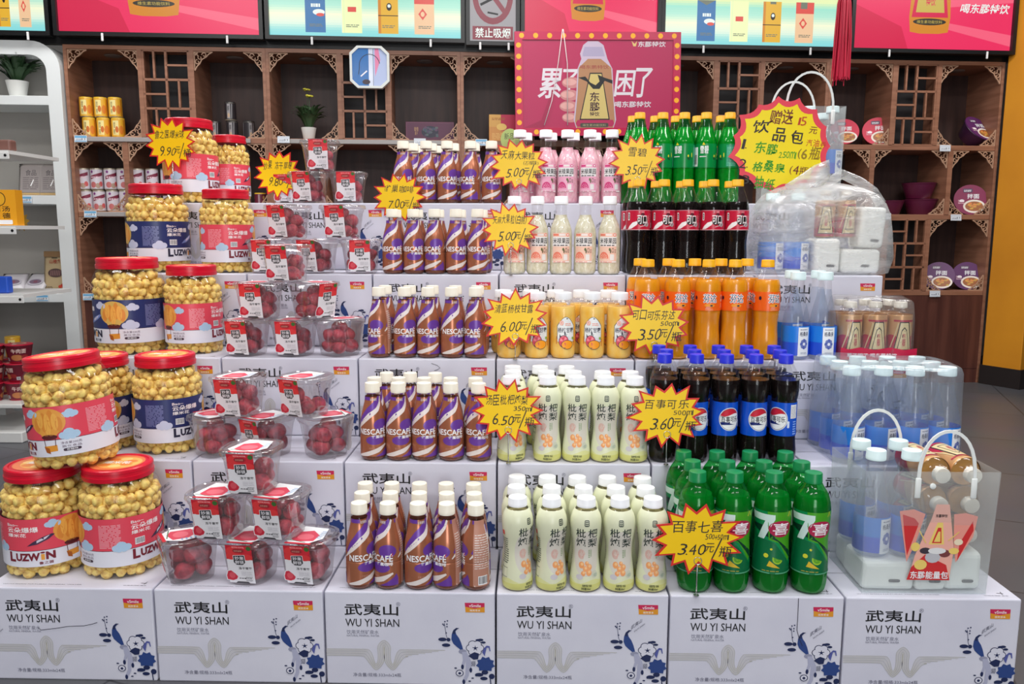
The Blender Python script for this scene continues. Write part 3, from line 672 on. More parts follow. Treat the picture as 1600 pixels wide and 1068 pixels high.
JUICE = noise_color(mat('orange_pulp', (252, 200, 84), .4), (255, 194, 66), (255, 214, 118), (40, 40, 25), 4)
PARTS['juice'], _ = bottle_parts('juice', body, 0, .139, (155, 175, 24), CLEAR, JUICE, WCAP, a)

# pale and pink jelly drinks share the printed panel
def jelly(name, pan, fruit, dr):
    a = Art(); a.rect(-45, .034, 45, .119, pan); a.rect(-45, .081, 45, .108, ink(246, 245, 244)); a.rect(-45, .0345, 45, .0385, ink(246, 240, 238))
    a.text('米禄果园', -43, .088, 43, .105, BLACK, .025); a.lines(-40, .082, 40, .0865, 1, ink(90, 80, 84), 4, .7)
    a.rect(-42, .111, -14, .116, fruit); a.rect(-10, .111, 20, .1165, ink(246, 235, 232)); a.ell(34, .1135, 8, .0045, fruit); a.ell(34, .1135, 4.5, .0026, ink(250, 240, 238))
    p = [(-20+24*cos(rad(k)), .046+.019*sin(rad(k))) for k in range(0, 181, 15)]; a.poly(p, fruit); p = [(-20+18*cos(rad(k)), .047+.013*sin(rad(k))) for k in range(0, 181, 15)]; a.poly(p, pan)
    for k in range(5): q = rad(18+36*k); a.poly([(-20, .048), (-20+16*cos(q-.24), .048+.012*sin(q-.24)), (-20+16*cos(q+.24), .048+.012*sin(q+.24))], fruit)
    a.ell(10, .072, 5, .0045, ink(96, 110, 60), rot=0); a.ell(14, .0665, 3.5, .006, ink(110, 96, 60)); a.rrect(20, .063, 30, .076, 2, .002, ink(120, 100, 80)); a.rrect(22, .065, 28, .074, 1, .001, pan); a.lines(33, .062, 43, .074, 3, ink(150, 110, 100), 3)
    a.rrect(12, .041, 32, .058, 3, .002, ink(242, 240, 238)); a.lines(-40, .0355, 30, .0375, 1, fruit, 3, .8)
    a.line([(-45, .034), (-45, .119)], .8, WHITE, .0006)
    body = [(0, 26, 1), (2, 30), (8, 33.5), (20, 34), (60, 34), (105, 34), (122, 33.2), (136, 30.5), (150, 25.5), (160, 21), (168, 18.6), (180, 17.6), (196, 17.4), (200, 17.2, 1)]
    return bottle_parts(name, body, 0, .172, (200, 224, 20.5), CLEAR, dr, WCAP, a)[0]
def speck(name, c1, c2, rough=.35): return noise_color(mat(name, c1, rough), c1, c2, (120, 120, 90), 3, .4, .6)
PARTS['pale'] = jelly('pale', ink(246, 206, 186), ink(240, 128, 104), speck('pale_jelly_drink', (220, 214, 184), (236, 232, 212)))
PARTS['pink'] = jelly('pink', ink(244, 176, 204), ink(214, 52, 122), speck('pink_jelly_drink', (242, 174, 194), (250, 206, 216)))
del PARTS['pink'][-1:-1]

# sodas
def petal_base(r): return [(0, r*.62, 1), (1.5, r*.8), (5, r*.93), (14, r)]
SPG = speck('green_soda', (10, 166, 78), (22, 186, 98), .2); SPR = ink(4, 128, 58, .2); TEA = ink(30, 150, 110, .3)
a = Art(); full(a, .108, .180, ink(4, 140, 66, .25)); a.rect(46, .112, 100, .176, TEA); a.lines(50, .114, 96, .172, 13, ink(120, 210, 176), 4, .4); a.text('雪碧', -62, .150, -20, .174, WHITE, .03, .1); a.poly([(-52, .176), (-46, .184), (-36, .176)], ink(230, 214, 40))
a.ell(18, .138, 10, .007, ink(10, 70, 40)); a.ell(22, .139, 7, .0045, SPR); a.ell(14, .143, 4, .004, ink(222, 220, 60)); a.ell(34, .146, 2.4, .007, ink(222, 220, 60)); a.rect(-110, .112, -75, .17, WHITE); a.barcode(-105, .114, -80, .15); a.text('雪碧', 120, .145, 170, .172, WHITE, .03); a.rect(-64, .140, -30, .1425, WHITE)
body = petal_base(35)+[(40, 35), (70, 34.6), (96, 35), (106, 34.6), (110, 35), (150, 35), (178, 35), (192, 33.4), (208, 29), (226, 23.5), (244, 18.8), (254, 16.6), (258, 16, 1)]
PARTS['lemonade'], _ = bottle_parts('lemonade', body, 0, .232, (256, 276, 17), GREENPL, SPG, YCAP, a)

COLA = mat('cola', (16, 8, 7), .1, 0, .15); CRED = ink(196, 22, 58, .3)
a = Art(); full(a, .126, .180, CRED)
a.poly([(-62, .127), (-40, .129), (-14, .139), (-4, .150), (-12, .150), (-34, .146), (-52, .136)], WHITE); a.ell(4, .151, 17, .012, ink(16, 14, 16)); a.ell(26, .150, 15, .014, ink(20, 16, 18)); a.ell(36, .141, 14, .007, ink(170, 160, 165)); a.ell(14, .168, 10, .004, ink(90, 20, 40))
a.text('可口', -12, .142, 36, .166, ink(240, 236, 238), .05, .12); a.line([(2, .134), (28, .138), (44, .152), (46, .166)], 2.6, ink(214, 204, 208), .0017)
a.rrect(-62, .152, -50, .174, 3, .003, WHITE); a.rrect(-60, .155, -52, .171, 2, .002, ink(60, 50, 54)); a.lines(-59, .157, -53, .169, 4, WHITE, 3); a.text('零卡路里', -6, .1725, 22, .1775, ink(240, 190, 200)); a.lines(56, .132, 76, .174, 7, ink(230, 120, 150), 3, .4); a.rect(-90, .127, -80, .179, ink(220, 110, 130)); a.barcode(120, .132, 160, .174); a.lines(-150, .132, -100, .174, 8, ink(240, 200, 210), 2, .4)
a.rect(-180, .1252, 180, .1268, ink(228, 180, 190)); a.rect(-180, .179, 180, .1805, ink(228, 150, 170))
body = petal_base(33.5)+[(34, 34), (60, 33.4), (84, 31.5), (104, 32.8), (122, 34.6), (126, 34.6), (180, 34.6), (190, 34.2), (204, 31.5), (220, 26), (236, 20), (246, 16.8), (250, 16, 1)]
PARTS['redcola'], _ = bottle_parts('redcola', body, 0, .206, (247, 266, 16.8), CLEAR, COLA, YCAP, a)

ORS = noise_color(mat('orange_soda', (244, 152, 16), .25), (238, 144, 8), (252, 170, 26), (14, 14, 9), 3); FOR = ink(252, 104, 20, .3)
a = Art(); full(a, .127, .176, FOR)
for o in (0, 120, -120):
    [a.text('芬达', o-31+dx_, .148+dz_, o+25+dx_, .170+dz_, ink(250, 250, 250), .014, .05) for dx_, dz_ in ((-2.4, 0), (2.4, 0), (0, -.0014), (0, .0014), (-1.8, .001), (1.8, -.001))]; a.text('芬达', o-31, .148, o+25, .170, ink(24, 24, 70), .035, .05)
    a.ell(o-4, .141, 22, .0045, ink(250, 160, 40)); a.ell(o-10, .1345, 10, .004, ink(244, 140, 110)); a.lines(o-22, .1285, o+12, .1345, 2, ink(250, 180, 130), 5, .4); a.ell(o+4, .1405, 6, .002, ink(30, 30, 70))
a.rrect(50, .150, 62, .168, 4, .006, ink(250, 200, 170)); a.rrect(53, .156, 59, .164, 2, .002, ink(90, 50, 90)); a.lines(48, .135, 66, .147, 4, ink(250, 180, 140), 4, .4); a.ell(-66, .160, 6, .005, ink(40, 20, 50))
body = petal_base(34)+[(30, 34.6), (56, 34), (78, 32.2), (98, 32.2), (116, 34), (126, 34.8), (150, 35), (178, 35), (194, 34.2), (206, 31), (218, 26), (230, 20.5), (238, 17.4), (242, 16.6, 1)]
PARTS['orange'], _ = bottle_parts('orange', body, 0, .207, (238, 257, 17.2), CLEAR, ORS, YCAP, a)

PB = ink(16, 84, 206, .25); PNV = ink(14, 30, 110, .3)
a = Art(); full(a, .066, .145, PB)
for o in (0, 180):
    c0, z0, rx, rz = o, .1055, 50, .0275
    a.ell(c0, z0, rx, rz, ink(230, 230, 236), n=32); a.ell(c0, z0, rx*.93, rz*.93, ink(20, 24, 40), n=32)
    def disc(f, lo, m):
        p = []
        for k in range(33):
            q = -pi+2*pi*k/32; x, y = rx*.9*cos(q), rz*.9*sin(q); w = f(x)
            p.append((c0+x, z0+(max(y, w) if lo else min(y, w))))
        a.poly(p, m)
    a.ell(c0, z0, rx*.9, rz*.9, WHITE, n=32)
    disc(lambda x: .010+.0035*sin(x/rx*3), True, ink(206, 22, 52)); disc(lambda x: -.0095-.003*sin(x/rx*3), False, PNV)
    a.text('百事可乐', c0-40, .0985, c0+40, .1125, BLACK, .03)
a.rect(62, .108, 96, .140, WHITE); a.lines(64, .110, 94, .138, 9, ink(150, 150, 165), 3, .4); a.lines(76, .07, 96, .104, 6, ink(150, 190, 250), 5, .5); a.rrect(48, .086, 58, .102, 3, .002, ink(220, 230, 250))
body = petal_base(32.5)+[(26, 33), (44, 31.4), (58, 30.4), (64, 30.2), (110, 30.2), (146, 30.2), (152, 31), (168, 33.6), (186, 34.2), (200, 32.6), (214, 27.6), (226, 21), (234, 17), (238, 16.2, 1)]
PARTS['cola'], _ = bottle_parts('cola', body, 0, .198, (233, 254, 17), CLEAR, COLA, BCAP, a)

G7 = noise_color(mat('green_soda_dark', (2, 134, 70), .18), (0, 122, 62), (8, 150, 80), (12, 12, 9), 3); LIME = ink(70, 160, 30, .3); DKG = ink(2, 54, 40, .3)
a = Art(); full(a, .046, .178, ink(4, 136, 76, .25))
for o in (0, 180):
    a.poly([(-20+o, .178), (90+o, .178), (90+o, .092), (60+o, .070), (20+o, .112), (-14+o, .118)], LIME)
    a.poly([(-78+o, .148), (-16+o, .148), (8+o, .122), (88+o, .062), (88+o, .082), (30+o, .112), (-20+o, .124), (-78+o, .142)], DKG)
    a.poly([(-60+o, .124), (6+o, .112), (60+o, .070), (90+o, .052), (90+o, .046), (-70+o, .046)], ink(2, 104, 60, .3))
    a.poly([(-78+o, .172), (4+o, .172), (4+o, .162), (-30+o, .118), (-54+o, .118), (-26+o, .158), (-72+o, .158)], ink(214, 238, 232))
    a.ell(26+o, .142, 42, .018, ink(176, 26, 72)); a.text('喜', -2+o, .129, 54+o, .155, ink(246, 240, 244), .06)
    a.line([(48+o, .168), (54+o, .178), (62+o, .168)], 4, ink(200, 200, 40), .002)
    a.ell(18+o, .078, 17, .011, ink(150, 196, 40), 180-20, 360-20); a.ell(18+o, .078, 13, .008, ink(90, 160, 30), 160, 340); a.ell(-20+o, .084, 8, .0046, ink(206, 206, 50)); a.ell(-4+o, .098, 4, .0024, ink(206, 206, 50)); a.poly([(-16+o, .062), (-8+o, .074), (26+o, .058)], ink(214, 180, 40)); a.lines(-30+o, .051, 28+o, .054, 1, ink(190, 170, 60), 4)
a.rect(-180, .046, 180, .0495, ink(10, 120, 70)); a.lines(-176, .0462, 176, .0492, 1, ink(90, 170, 130), 2, .8); a.rect(96, .060, 150, .16, DKG); a.lines(100, .064, 146, .156, 14, ink(150, 210, 180), 3, .4); a.rect(-130, .06, -100, .1, WHITE)
body = petal_base(36)+[(30, 37.6), (60, 37.8), (90, 36.2), (114, 35.2), (136, 36.4), (160, 38), (182, 38), (200, 35), (214, 29), (224, 22.5), (232, 18.4), (236, 17.4, 1)]
PARTS['seven'], _ = bottle_parts('seven', body, 0, .21, (231, 253, 18.4), GREENPL, G7, GCAP, a)

# still water: tall clear bottle, blue paper label with a white panel
WB1 = ink(34, 128, 226, .35); WB2 = ink(40, 84, 214, .35)
a = Art(); a.rect(-120, .012, 120, .088, WB2); a.rect(-120, .046, 120, .088, WB1); a.rect(-6, .010, 46, .085, ink(240, 242, 246)); a.text('格桑泉', 0, .062, 40, .074, ink(60, 66, 90), .03); a.lines(2, .078, 38, .081, 1, GRY, 4, .7)
for k in range(8): q = k*pi/4; a.ell(20+11*cos(q), .042+.0085*sin(q), 7, .0052, ink(120, 132, 190) if k % 2 else ink(74, 92, 176), n=10, rot=0)
a.ell(20, .042, 6, .004, ink(236, 238, 246)); a.lines(6, .016, 36, .022, 2, ink(170, 176, 196), 5, .5)
body = [(0, 28, 1), (2, 32), (6, 35), (14, 36), (50, 36), (92, 35.6), (112, 33), (132, 28.4), (152, 23), (172, 18.8), (190, 17), (204, 16.6), (208, 16.6, 1)]
WATER = film('still_water', (246, 250, 255), .06, (224, 238, 252), .03, .05)
PARTS['water'], _ = bottle_parts('water', body, 0, .185, (205, 226, 20), CLEAR, WATER, TCAP, a)

# golden energy drink with clear dust cap
GB = noise_color(mat('golden_sleeve', (206, 156, 104), .3, .3), (196, 146, 96), (216, 168, 116), (3, 3, 6)); ERED = ink(176, 30, 66, .3); EGOLD = ink(214, 196, 150, .3)
a = Art(); full(a, .004, .122, GB); p = [(-180, .004), (180, .004), (180, .05)]
for k in range(18, -19, -1): p.append((k*10, .048+.020*abs(sin(rad(k*10*1.5)))))
a.poly(p, ERED)
for o in (0, 180):
    a.poly([(-22+o, .104), (22+o, .104), (48+o, .012), (-48+o, .012)], BLACK); a.poly([(-18+o, .101), (18+o, .101), (43+o, .015), (-43+o, .015)], EGOLD)
    a.poly([(-12+o, .082), (0+o, .090), (12+o, .082), (30+o, .026), (-30+o, .026)], BLACK); a.poly([(-10+o, .079), (0+o, .086), (10+o, .079), (26+o, .029), (-26+o, .029)], EGOLD)
    for t, z in (('东', .060), ('鹏', .046), ('特', .036)): a.text(t, -8+o, z, 8+o, z+.012, ERED, .03)
    a.line([(-62+o, .03), (-40+o, .07), (-28+o, .1)], 5, EGOLD, .003); a.line([(62+o, .03), (40+o, .07), (28+o, .1)], 5, EGOLD, .003); a.rect(-50+o, .104, 50+o, .109, ERED)
body = [(0, 26, 1), (2, 30), (6, 32), (60, 32), (112, 32), (122, 31), (132, 26), (140, 20.5), (146, 18, 1)]
PARTS['energy'], _ = bottle_parts('energy', body, 0, .118, (140, 156, 17), CLEAR, mat('amber_drink', (190, 140, 70), .25), mat('gold_white_cap', (228, 222, 210), .4), a,
    (('dust_cap', lathe('energy_dust_cap', [(.138, .0235), (.158, .022), (.164, .020), (.165, .0005)], CLEAR, 28, (.01, .139, .158), (False, True))),))

DESC = dict(coffee=('coffee_bottle', 'brown and purple coffee bottle', 'bottle'), pear=('pear_drink_bottle', 'pale yellow-green pear drink bottle', 'bottle'), juice=('orange_juice_bottle', 'orange juice bottle with arch print', 'bottle'),
            pale=('jelly_drink_bottle', 'pale jelly drink bottle', 'bottle'), pink=('jelly_drink_bottle', 'pink jelly drink bottle', 'bottle'), lemonade=('soda_bottle', 'green lemon soda bottle with yellow cap', 'bottle'),
            redcola=('cola_bottle', 'dark cola bottle with crimson label', 'bottle'), orange=('soda_bottle', 'orange soda bottle with yellow cap', 'bottle'), cola=('cola_bottle', 'dark cola bottle with blue label', 'bottle'), seven=('soda_bottle', 'green lime soda bottle with green cap', 'bottle'),
            water=('water_bottle', 'clear water bottle with blue label', 'bottle'))
BR = random.Random(5)
def place(kind, step, rows, y0=.036, dy=.062, sc=1.0, rots=None, jitter=38, ztop=.2):
    nm, ds, ct = DESC[kind]; rd = rad(4)
    for r, row in enumerate(rows):
        y = TY[step]+y0+r*dy
        for i, u in enumerate(row):
            rz = rad(rots[i]) if rots and r == 0 and rots[i] is not None else rad(BR.uniform(-jitter, jitter))
            make(nm, '%s, %s row on %s step, %s from left' % (ds, ROWN[r], STEP[step], ORD[i]), ct, PARTS[kind]+[label_part(kind, math.degrees(rz))], (x_at(u, y, TZ(step)+ztop*sc), y+BR.uniform(-.0008, .0008), TZ(step)), 0, (sc*.975, sc*.975, sc), '%ss on the %s step' % (nm.replace('_', ' '), STEP[step]))
Z = .17
place('coffee', 0, [(561, 606, 653, 698, 743.5), (566, 610, 655, 698, 741), (571, 612.5, 655.5, 697, 740)], .034, .066, .99, (32, -38, 26, -62, -105), 40, Z)
place('coffee', 1, [(581.7, 622, 662.5, 704.5, 747.8), (585, 623, 663, 704, 743), (604, 641, 680)], .036, .066, 1, (8, 6, 0, 4, -15), 40, Z)
place('coffee', 2, [(591.8, 632, 668.8, 705.8, 743), (602, 640, 675.5, 711.5, 746)], .036, .07, 1, (-45, 0, 0, 25, -40), 40, Z)
place('coffee', 3, [(613, 646, 679, 712.3, 746), (618, 652, 685, 719, 753)], .036, .07, 1, (-5, 5, -25, 8, 10), 40, Z)
place('coffee', 4, [(629.7, 665.6, 698.4, 735, 768), (645, 674, 708.6, 741), (651.6, 683)], .036, .07, 1.04, (-5, 0, 15, -35, 0), 40, Z)
place('pear', 0, [(808.8, 862, 916, 968.8, 1020.5), (807, 862, 912, 962.5, 1009), (808, 855, 902, 949, 1004)], .038, .070, .98, (42, 38, -4, -2, -4), 30, .19)
place('pear', 1, [(799, 856, 901.5, 946.5, 992), (802, 853.5, 896, 941.6, 985), (801, 844, 885.5)], .038, .071, 1, (35, 0, 0, 0, -2), 50, .19)
place('juice', 2, [(795, 838.8, 880, 925.8, 968.5), (786, 830, 868, 908.5, 950.5)], .042, .078, .98, (10, 12, 6, 4, 6), 20, .165)
place('pale', 3, [(804, 840, 877, 915, 953)], .04, .07, .98, (10, 14, -4, -8, -16), 20, .21)
place('pink', 4, [(812.5, 853, 887, 922, 956.5), (822, 861, 896, 930)], .04, .076, 1.0, (0, 18, -14, -16, -4), 20, .21)
place('lemonade', 4, [(1000, 1036, 1070, 1104, 1141), (989, 1024, 1056.5, 1090, 1127)], .04, .076, 1, (-20, 10, -5, 18, -70), 30, .266)
place('redcola', 3, [(998.4, 1038, 1075, 1114.7, 1153), (990, 1025.6, 1065, 1101, 1141)], .04, .075, 1, (0, 0, 0, 4, -4), 8, .256)
place('orange', 2, [(1012.5, 1060, 1108, 1149.4, 1200), (1000, 1045, 1086, 1127, 1168)], .04, .074, 1, (-5, 15, 0, 0, 20), 30, .25)
place('cola', 1, [(1038.5, 1088.7, 1135.6, 1181.6, 1228.4), (1041, 1085, 1131, 1176, 1219), (1029.7, 1078.4, 1122.5, 1166.5, 1209.7)], .04, .072, 1, (0, 10, 8, 14, -48), 40, .245)
place('seven', 0, [(1090, 1148, 1210, 1271), (1082, 1136, 1194, 1252.6), (1068, 1120.4, 1172, 1227)], .041, .077, 1, (-12, -12, -12, -12), 40, .243)
place('water', 2, [(1247.5, 1290), (1238, 1279)], .042, .08, 1, (0, -6), 15, .216)

# ------------------------------------------------------------------ popcorn jars
JR = random.Random(21)
POPM = noise_color(mat('caramel_popcorn', (236, 190, 92), .5, bump=(300, .5)), (200, 142, 58), (255, 226, 128), (75, 75, 75), 3, .3, .6)
JLID = mat('red_jar_lid', (206, 14, 44), .3); NAVYJ = ink(40, 50, 104, .35); REDJ = ink(226, 74, 92, .35); WHJ = ink(228, 228, 238, .35)
body = [(0, 74, 1), (2, 80), (8, 85), (18, 86), (28, 87), (34, 87.5), (80, 87.5), (148, 87.5), (154, 88), (172, 89), (190, 88), (206, 84), (220, 77.5), (228, 73), (232, 72, 1)]
JP = smooth_prof(mm(body))
JBODY = lathe('jar_body', JP, CLEAR, 40)
JLIDM = lathe('jar_lid', [(.229, .0735), (.230, .0755), (.240, .076), (.2405, .0745), (.249, .0742), (.2495, .075), (.256, .0745), (.2585, .072), (.2590, .066), (.2570, .064), (.2570, .0005)], JLID, 64, (.006, .2405, .249), (False, True))
aa = Art(); aa.ell(0, 0, .058, .058, ink(226, 120, 70), n=32); aa.ell(.005, .0, .048, .044, ink(240, 176, 92), n=24)
for k in range(7): aa.ell(.03*cos(k*.9+.4), .028*sin(k*.9+.4), .014, .011, ink(250, 206, 130) if k % 2 else ink(230, 130, 60), n=10)
aa.text('爆米花', -.03, -.01, .03, .01, WHITE, .03)
JTOP = aa.flat('lid_sticker', .0002, .00003, Matrix(((1, 0, 0, 0), (0, 0, 1, 0), (0, -1, 0, .2574), (0, 0, 0, 1))))
def popcorn_mesh():
    bm = bmesh.new(); r = random.Random(3)
    def R(z):
        for (z0, r0), (z1, r1) in zip(JP, JP[1:]):
            if z0 <= z <= z1: return r0+(r1-r0)*(z-z0)/max(z1-z0, 1e-6)
        return .07
    lathe('core', [(.006, .06), (.012, .072), (.15, .073), (.19, .072), (.197, .055), (.2, .001)], None, 20, bm=bm)
    z = .011; row = 0
    while z < .212:
        rr = R(z)-.0118; n = int(2*pi*rr/.0236)
        for k in range(n):
            if .045 < z < .138: continue
            a = 2*pi*(k+.5*(row % 2)+r.uniform(-.25, .25))/n; q = r.uniform(.0112, .0140); rd_ = rr-r.uniform(0, .0025)-(q-.0112)
            if z > .196: rd_ -= r.uniform(0, .012)
            c = Vector((rd_*sin(a), -rd_*cos(a), z+r.uniform(-.003, .003)))
            g = bmesh.ops.create_icosphere(bm, subdivisions=2, radius=q)
            s = [r.uniform(0, 6) for _ in range(3)]
            for v in g['verts']:
                d = v.co.normalized(); f = 1+.09*sin(5*d.x+s[0])*sin(5*d.y+s[1])+.08*sin(7*d.z+s[2]); v.co = c+d*q*f
        z += .0198; row += 1
    for k in range(34):
        a = r.uniform(0, 6.28); q = .062*math.sqrt(r.random()); c = Vector((q*cos(a), q*sin(a), .203+r.uniform(-.004, .006)))
        g = bmesh.ops.create_icosphere(bm, subdivisions=2, radius=.0105)
        for v in g['verts']: d = v.co.normalized(); v.co = c+d*.0105*(1+.1*sin(5*d.x+a)*sin(6*d.z))
    return mesh_of(bm, 'popcorn', POPM, True)
POP = popcorn_mesh()
def jar_label(nm, main, word, cloud, ball):
    a = Art(); z0, zm, z1 = .033, .072, .149
    a.rect(-180, zm, 180, z1, main); a.rect(-180, z0, 180, zm, WHJ); a.rect(-180, zm-.0006, 180, zm+.0006, ink(40, 30, 50))
    def cl(x, z, s=1):
        for dx, dz, r in ((-7, 0, .007), (0, .004, .010), (7, .001, .0075), (3, -.002, .007), (-3, -.002, .007)): a.ell(x+dx*s, z+dz*s, r*s*640*1.05, r*s, cloud, n=14)
    for o in (0, 180):
        a.lines(50+o, .079, 80+o, .136, 17, ink(240, 170, 180) if main is REDJ else ink(130, 140, 190), 5+o, .45)
        cl(-24+o, .132, .9); cl(30+o, .128, .9)
        a.ell(0+o, .114, 24, .032, ball, n=28)
        for k in range(7): a.ell(-15+o+5*k, .114+.006*((k*5) % 3-1), 4.6, .026-.003*abs(k-3), ink(240, 176, 80) if k % 2 else ink(222, 140, 56), n=12)
        a.poly([(-16+o, .094), (16+o, .094), (9+o, .080), (-9+o, .080)], ball); a.ell(0+o, .079, 11, .006, ink(90, 30, 32)); a.line([(-8+o, .079), (-7+o, .058)], 1, ink(90, 40, 40), .001); a.line([(8+o, .079), (7+o, .058)], 1, ink(90, 40, 40), .001)
        a.poly([(-9+o, .058), (9+o, .060), (9+o, .046), (-7+o, .044)], ink(226, 150, 50)); a.poly([(-9+o, .058), (-2+o, .053), (-1+o, .040), (-7+o, .044)], ink(170, 90, 30))
        cl(26+o, .080, 1.15); cl(-100+o, .078, 1.1)
        a.text('净含量200克', 14+o, .060, 40+o, .066, ink(110, 90, 110)); a.text('膨化食品', 15+o, .052, 39+o, .058, ink(110, 90, 110)); a.rrect(16+o, .0435, 38+o, .050, 3, .002, ink(60, 40, 60)); a.text('焦糖味', 20+o, .0448, 34+o, .049, WHITE)
        a.text('Bao~', -86+o, .132, -68+o, .139, ink(245, 235, 235), .01); a.text('云朵爆爆', -86+o, .117, -42+o, .130, ink(245, 238, 238), .04); a.text('爆米花', -86+o, .106, -58+o, .115, ink(245, 238, 238), .03)
        a.poly([(-58+o, .084), (-50+o, .094), (-38+o, .104), (-26+o, .110), (-22+o, .108), (-30+o, .098), (-44+o, .088)], ink(60, 40, 70) if main is REDJ else ink(120, 140, 200)); a.poly([(-54+o, .088), (-42+o, .099), (-28+o, .108), (-34+o, .099), (-46+o, .090)], ink(214, 206, 220))
        a.text('L', -86+o, .046, -76+o, .070, word, .05); a.text('UZW', -75+o, .048, -42+o, .067, word, .05); a.rect(-41+o, .049, -36.5+o, .063, ink(232, 160, 60)); a.ell(-38.7+o, .0668, 3, .0022, word); a.text('N', -35+o, .049, -23+o, .068, word, .05); a.text('鲁之茵', -44+o, .038, -26+o, .045, word, .02)
    a.barcode(98, .080, 112, .096, 4)
    return a
JL = {'red': jar_label('label_red', REDJ, ink(120, 28, 44), ink(176, 206, 232), ink(232, 160, 70)), 'navy': jar_label('label_navy', NAVYJ, ink(36, 34, 60), ink(200, 206, 230), ink(214, 176, 90))}
JC = {}
def jar(col, desc, x, y, z, rz, sc=1, hgt=.235, rot=None):
    k = (col, round(rz/9)*9)
    if k not in JC:
        me = JL[col].wrap('jar_label_'+col, JP, .0006, .00003, 9); me.transform(Matrix.Rotation(rad(k[1]), 4, 'Z')); JC[k] = me
    make('popcorn_jar', desc, 'jar', [('jar_body', JBODY), ('popcorn', POP, None, 'stuff'), ('jar_lid', JLIDM, 'red screw lid'), ('lid_sticker', JTOP), ('label', JC[k])], (x, y, z), 0, (sc, sc, hgt/.2585), 'popcorn jars on the left of the display', rot)
def jpos(u, t, dy, zc=.13): y = TY[t]+dy; return x_at(u, y, TZ(t)+zc), y
x, y = jpos(72, 0, .118); jar('red', 'red-labelled popcorn jar at the front left corner, showing the big brand word', x, y, TZ(0), 66, .99, .236)
x1, y1 = jpos(189, 0, .118); jar('red', 'red-labelled popcorn jar second from left on the lowest step, fine print in front', x1, y1, TZ(0), -54, .965, .238)
jar('red', 'tilted red-labelled popcorn jar resting on the two front jar lids', (x+x1)/2-.010, y+.012, TZ(0)+.2405, -3, 1.0, .238, (0, rad(-5), 0))
x, y = jpos(160, 1, .125); jar('navy', 'navy-labelled popcorn jar mostly hidden behind the tilted jar', x, y, TZ(1), 35, .86, .232)
x, y = jpos(262, 1, .118); jar('navy', 'navy-labelled popcorn jar on the second step beside strawberry cups', x, y, TZ(1), -60, .93, .236)
x, y = jpos(203, 2, .112); x6 = x; jar('navy', 'navy-labelled popcorn jar on the middle step with hot-air balloon facing front', x, y, TZ(2), 2, 1.04, .256)
x, y = jpos(302, 2, .118); jar('red', 'red-labelled popcorn jar on the middle step beside the navy balloon jar', x, y, TZ(2), -38, .86, .236)
x, y = jpos(247, 3, .122); x8 = x; jar('navy', 'navy-labelled popcorn jar on the fourth step with fine print in front', x, y, TZ(3), -54, 1.0, .256)
x, y = jpos(355, 3, .108); x10 = x; jar('red', 'red-labelled popcorn jar on the fourth step with fine print in front', x, y, TZ(3), -72, .88, .24)
x, y = jpos(298, 4, .089); jar('red', 'red-labelled popcorn jar on the top step behind the price starburst', x, y, TZ(4), -36, .96, .262)
x, y = jpos(356, 4, .182); jar('red', 'smaller red-labelled popcorn jar at the right end of the top step jars', x, y+.02, TZ(4), -62, .72, .225)

# ------------------------------------------------------------------ freeze-dried strawberry cups
def rsq(r, k, n=40, p=4.0):
    a = 2*pi*k/n; c, s = cos(a), sin(a); q = (abs(c)**p+abs(s)**p)**(-1/p); return r*q*c, r*q*s
def loft(name, rows, m, n=40, p=4.0, close=(True, True), sm=True):
    bm = bmesh.new(); rings = [[bm.verts.new((*rsq(r, k+.5, n, p), z)) for k in range(n)] for z, r in rows]
    for a, b in zip(rings, rings[1:]):
        for k in range(n): bm.faces.new((a[k], a[(k+1) % n], b[(k+1) % n], b[k]))
    if close[0]: bm.faces.new(rings[0][::-1])
    if close[1]: bm.faces.new(rings[-1])
    me = mesh_of(bm, name, m); return auto_smooth(me, 40) if sm else me
CUPM = loft('cup_body', [(.0, .036), (.0015, .039), (.004, .040), (.03, .0425), (.072, .0478), (.074, .0495), (.080, .0505), (.082, .0525)], CUPPL, close=(True, False), p=3.2)
CLID = loft('cup_lid', [(.0815, .0545), (.084, .0555), (.086, .055), (.0905, .0545), (.092, .053), (.0925, .049), (.0905, .047), (.0905, .001)], CUPPL, close=(False, True), p=3.0)
SRED = noise_color(mat('dried_strawberry', (150, 30, 54), .6, bump=(220, .8)), (132, 22, 52), (208, 64, 82), (60, 60, 60), 4)
def strawberry():
    bm = bmesh.new(); g = bmesh.ops.create_icosphere(bm, subdivisions=3, radius=1)
    for v in g['verts']:
        d = v.co.normalized(); t = (d.z+1)/2; w = .55+.5*sin(pi*min(1, .18+t*.75)); q = .0185
        v.co = Vector((d.x*q*w, d.y*q*w*.92, d.z*q*1.12))*(1+.03*sin(19*d.x)*sin(17*d.z)*cos(13*d.y))
    return mesh_of(bm, 'strawberry', SRED, True)
SBM = strawberry()
SR1 = ink(206, 34, 52, .35); SR2 = ink(228, 60, 62, .35); SDK = ink(30, 28, 34); SW = ink(238, 236, 240, .35)
a = Art(); w = .0255
a.rect(-w, .006, w, .092, SW); a.rect(-w, .060, w, .092, SR1)
for x, z, rx, rz, m in ((-.008, .079, .017, .011, SR2), (.012, .080, .014, .010, ink(216, 40, 56)), (-.016, .067, .010, .008, SR2), (.014, .066, .012, .007, SR2), (.0, .080, .012, .006, ink(190, 40, 50))): a.ell(x, z, rx, rz, m)
a.rrect(-.011, .0765, .009, .0835, .003, .003, ink(150, 40, 48)); a.text('ROYAL ROYAL', -.012, .0862, .012, .0895, ink(250, 210, 210)); a.lines(-.009, .078, .007, .082, 2, ink(210, 150, 130), 4, .5); a.ell(.02, .086, .005, .005, ink(60, 110, 50))
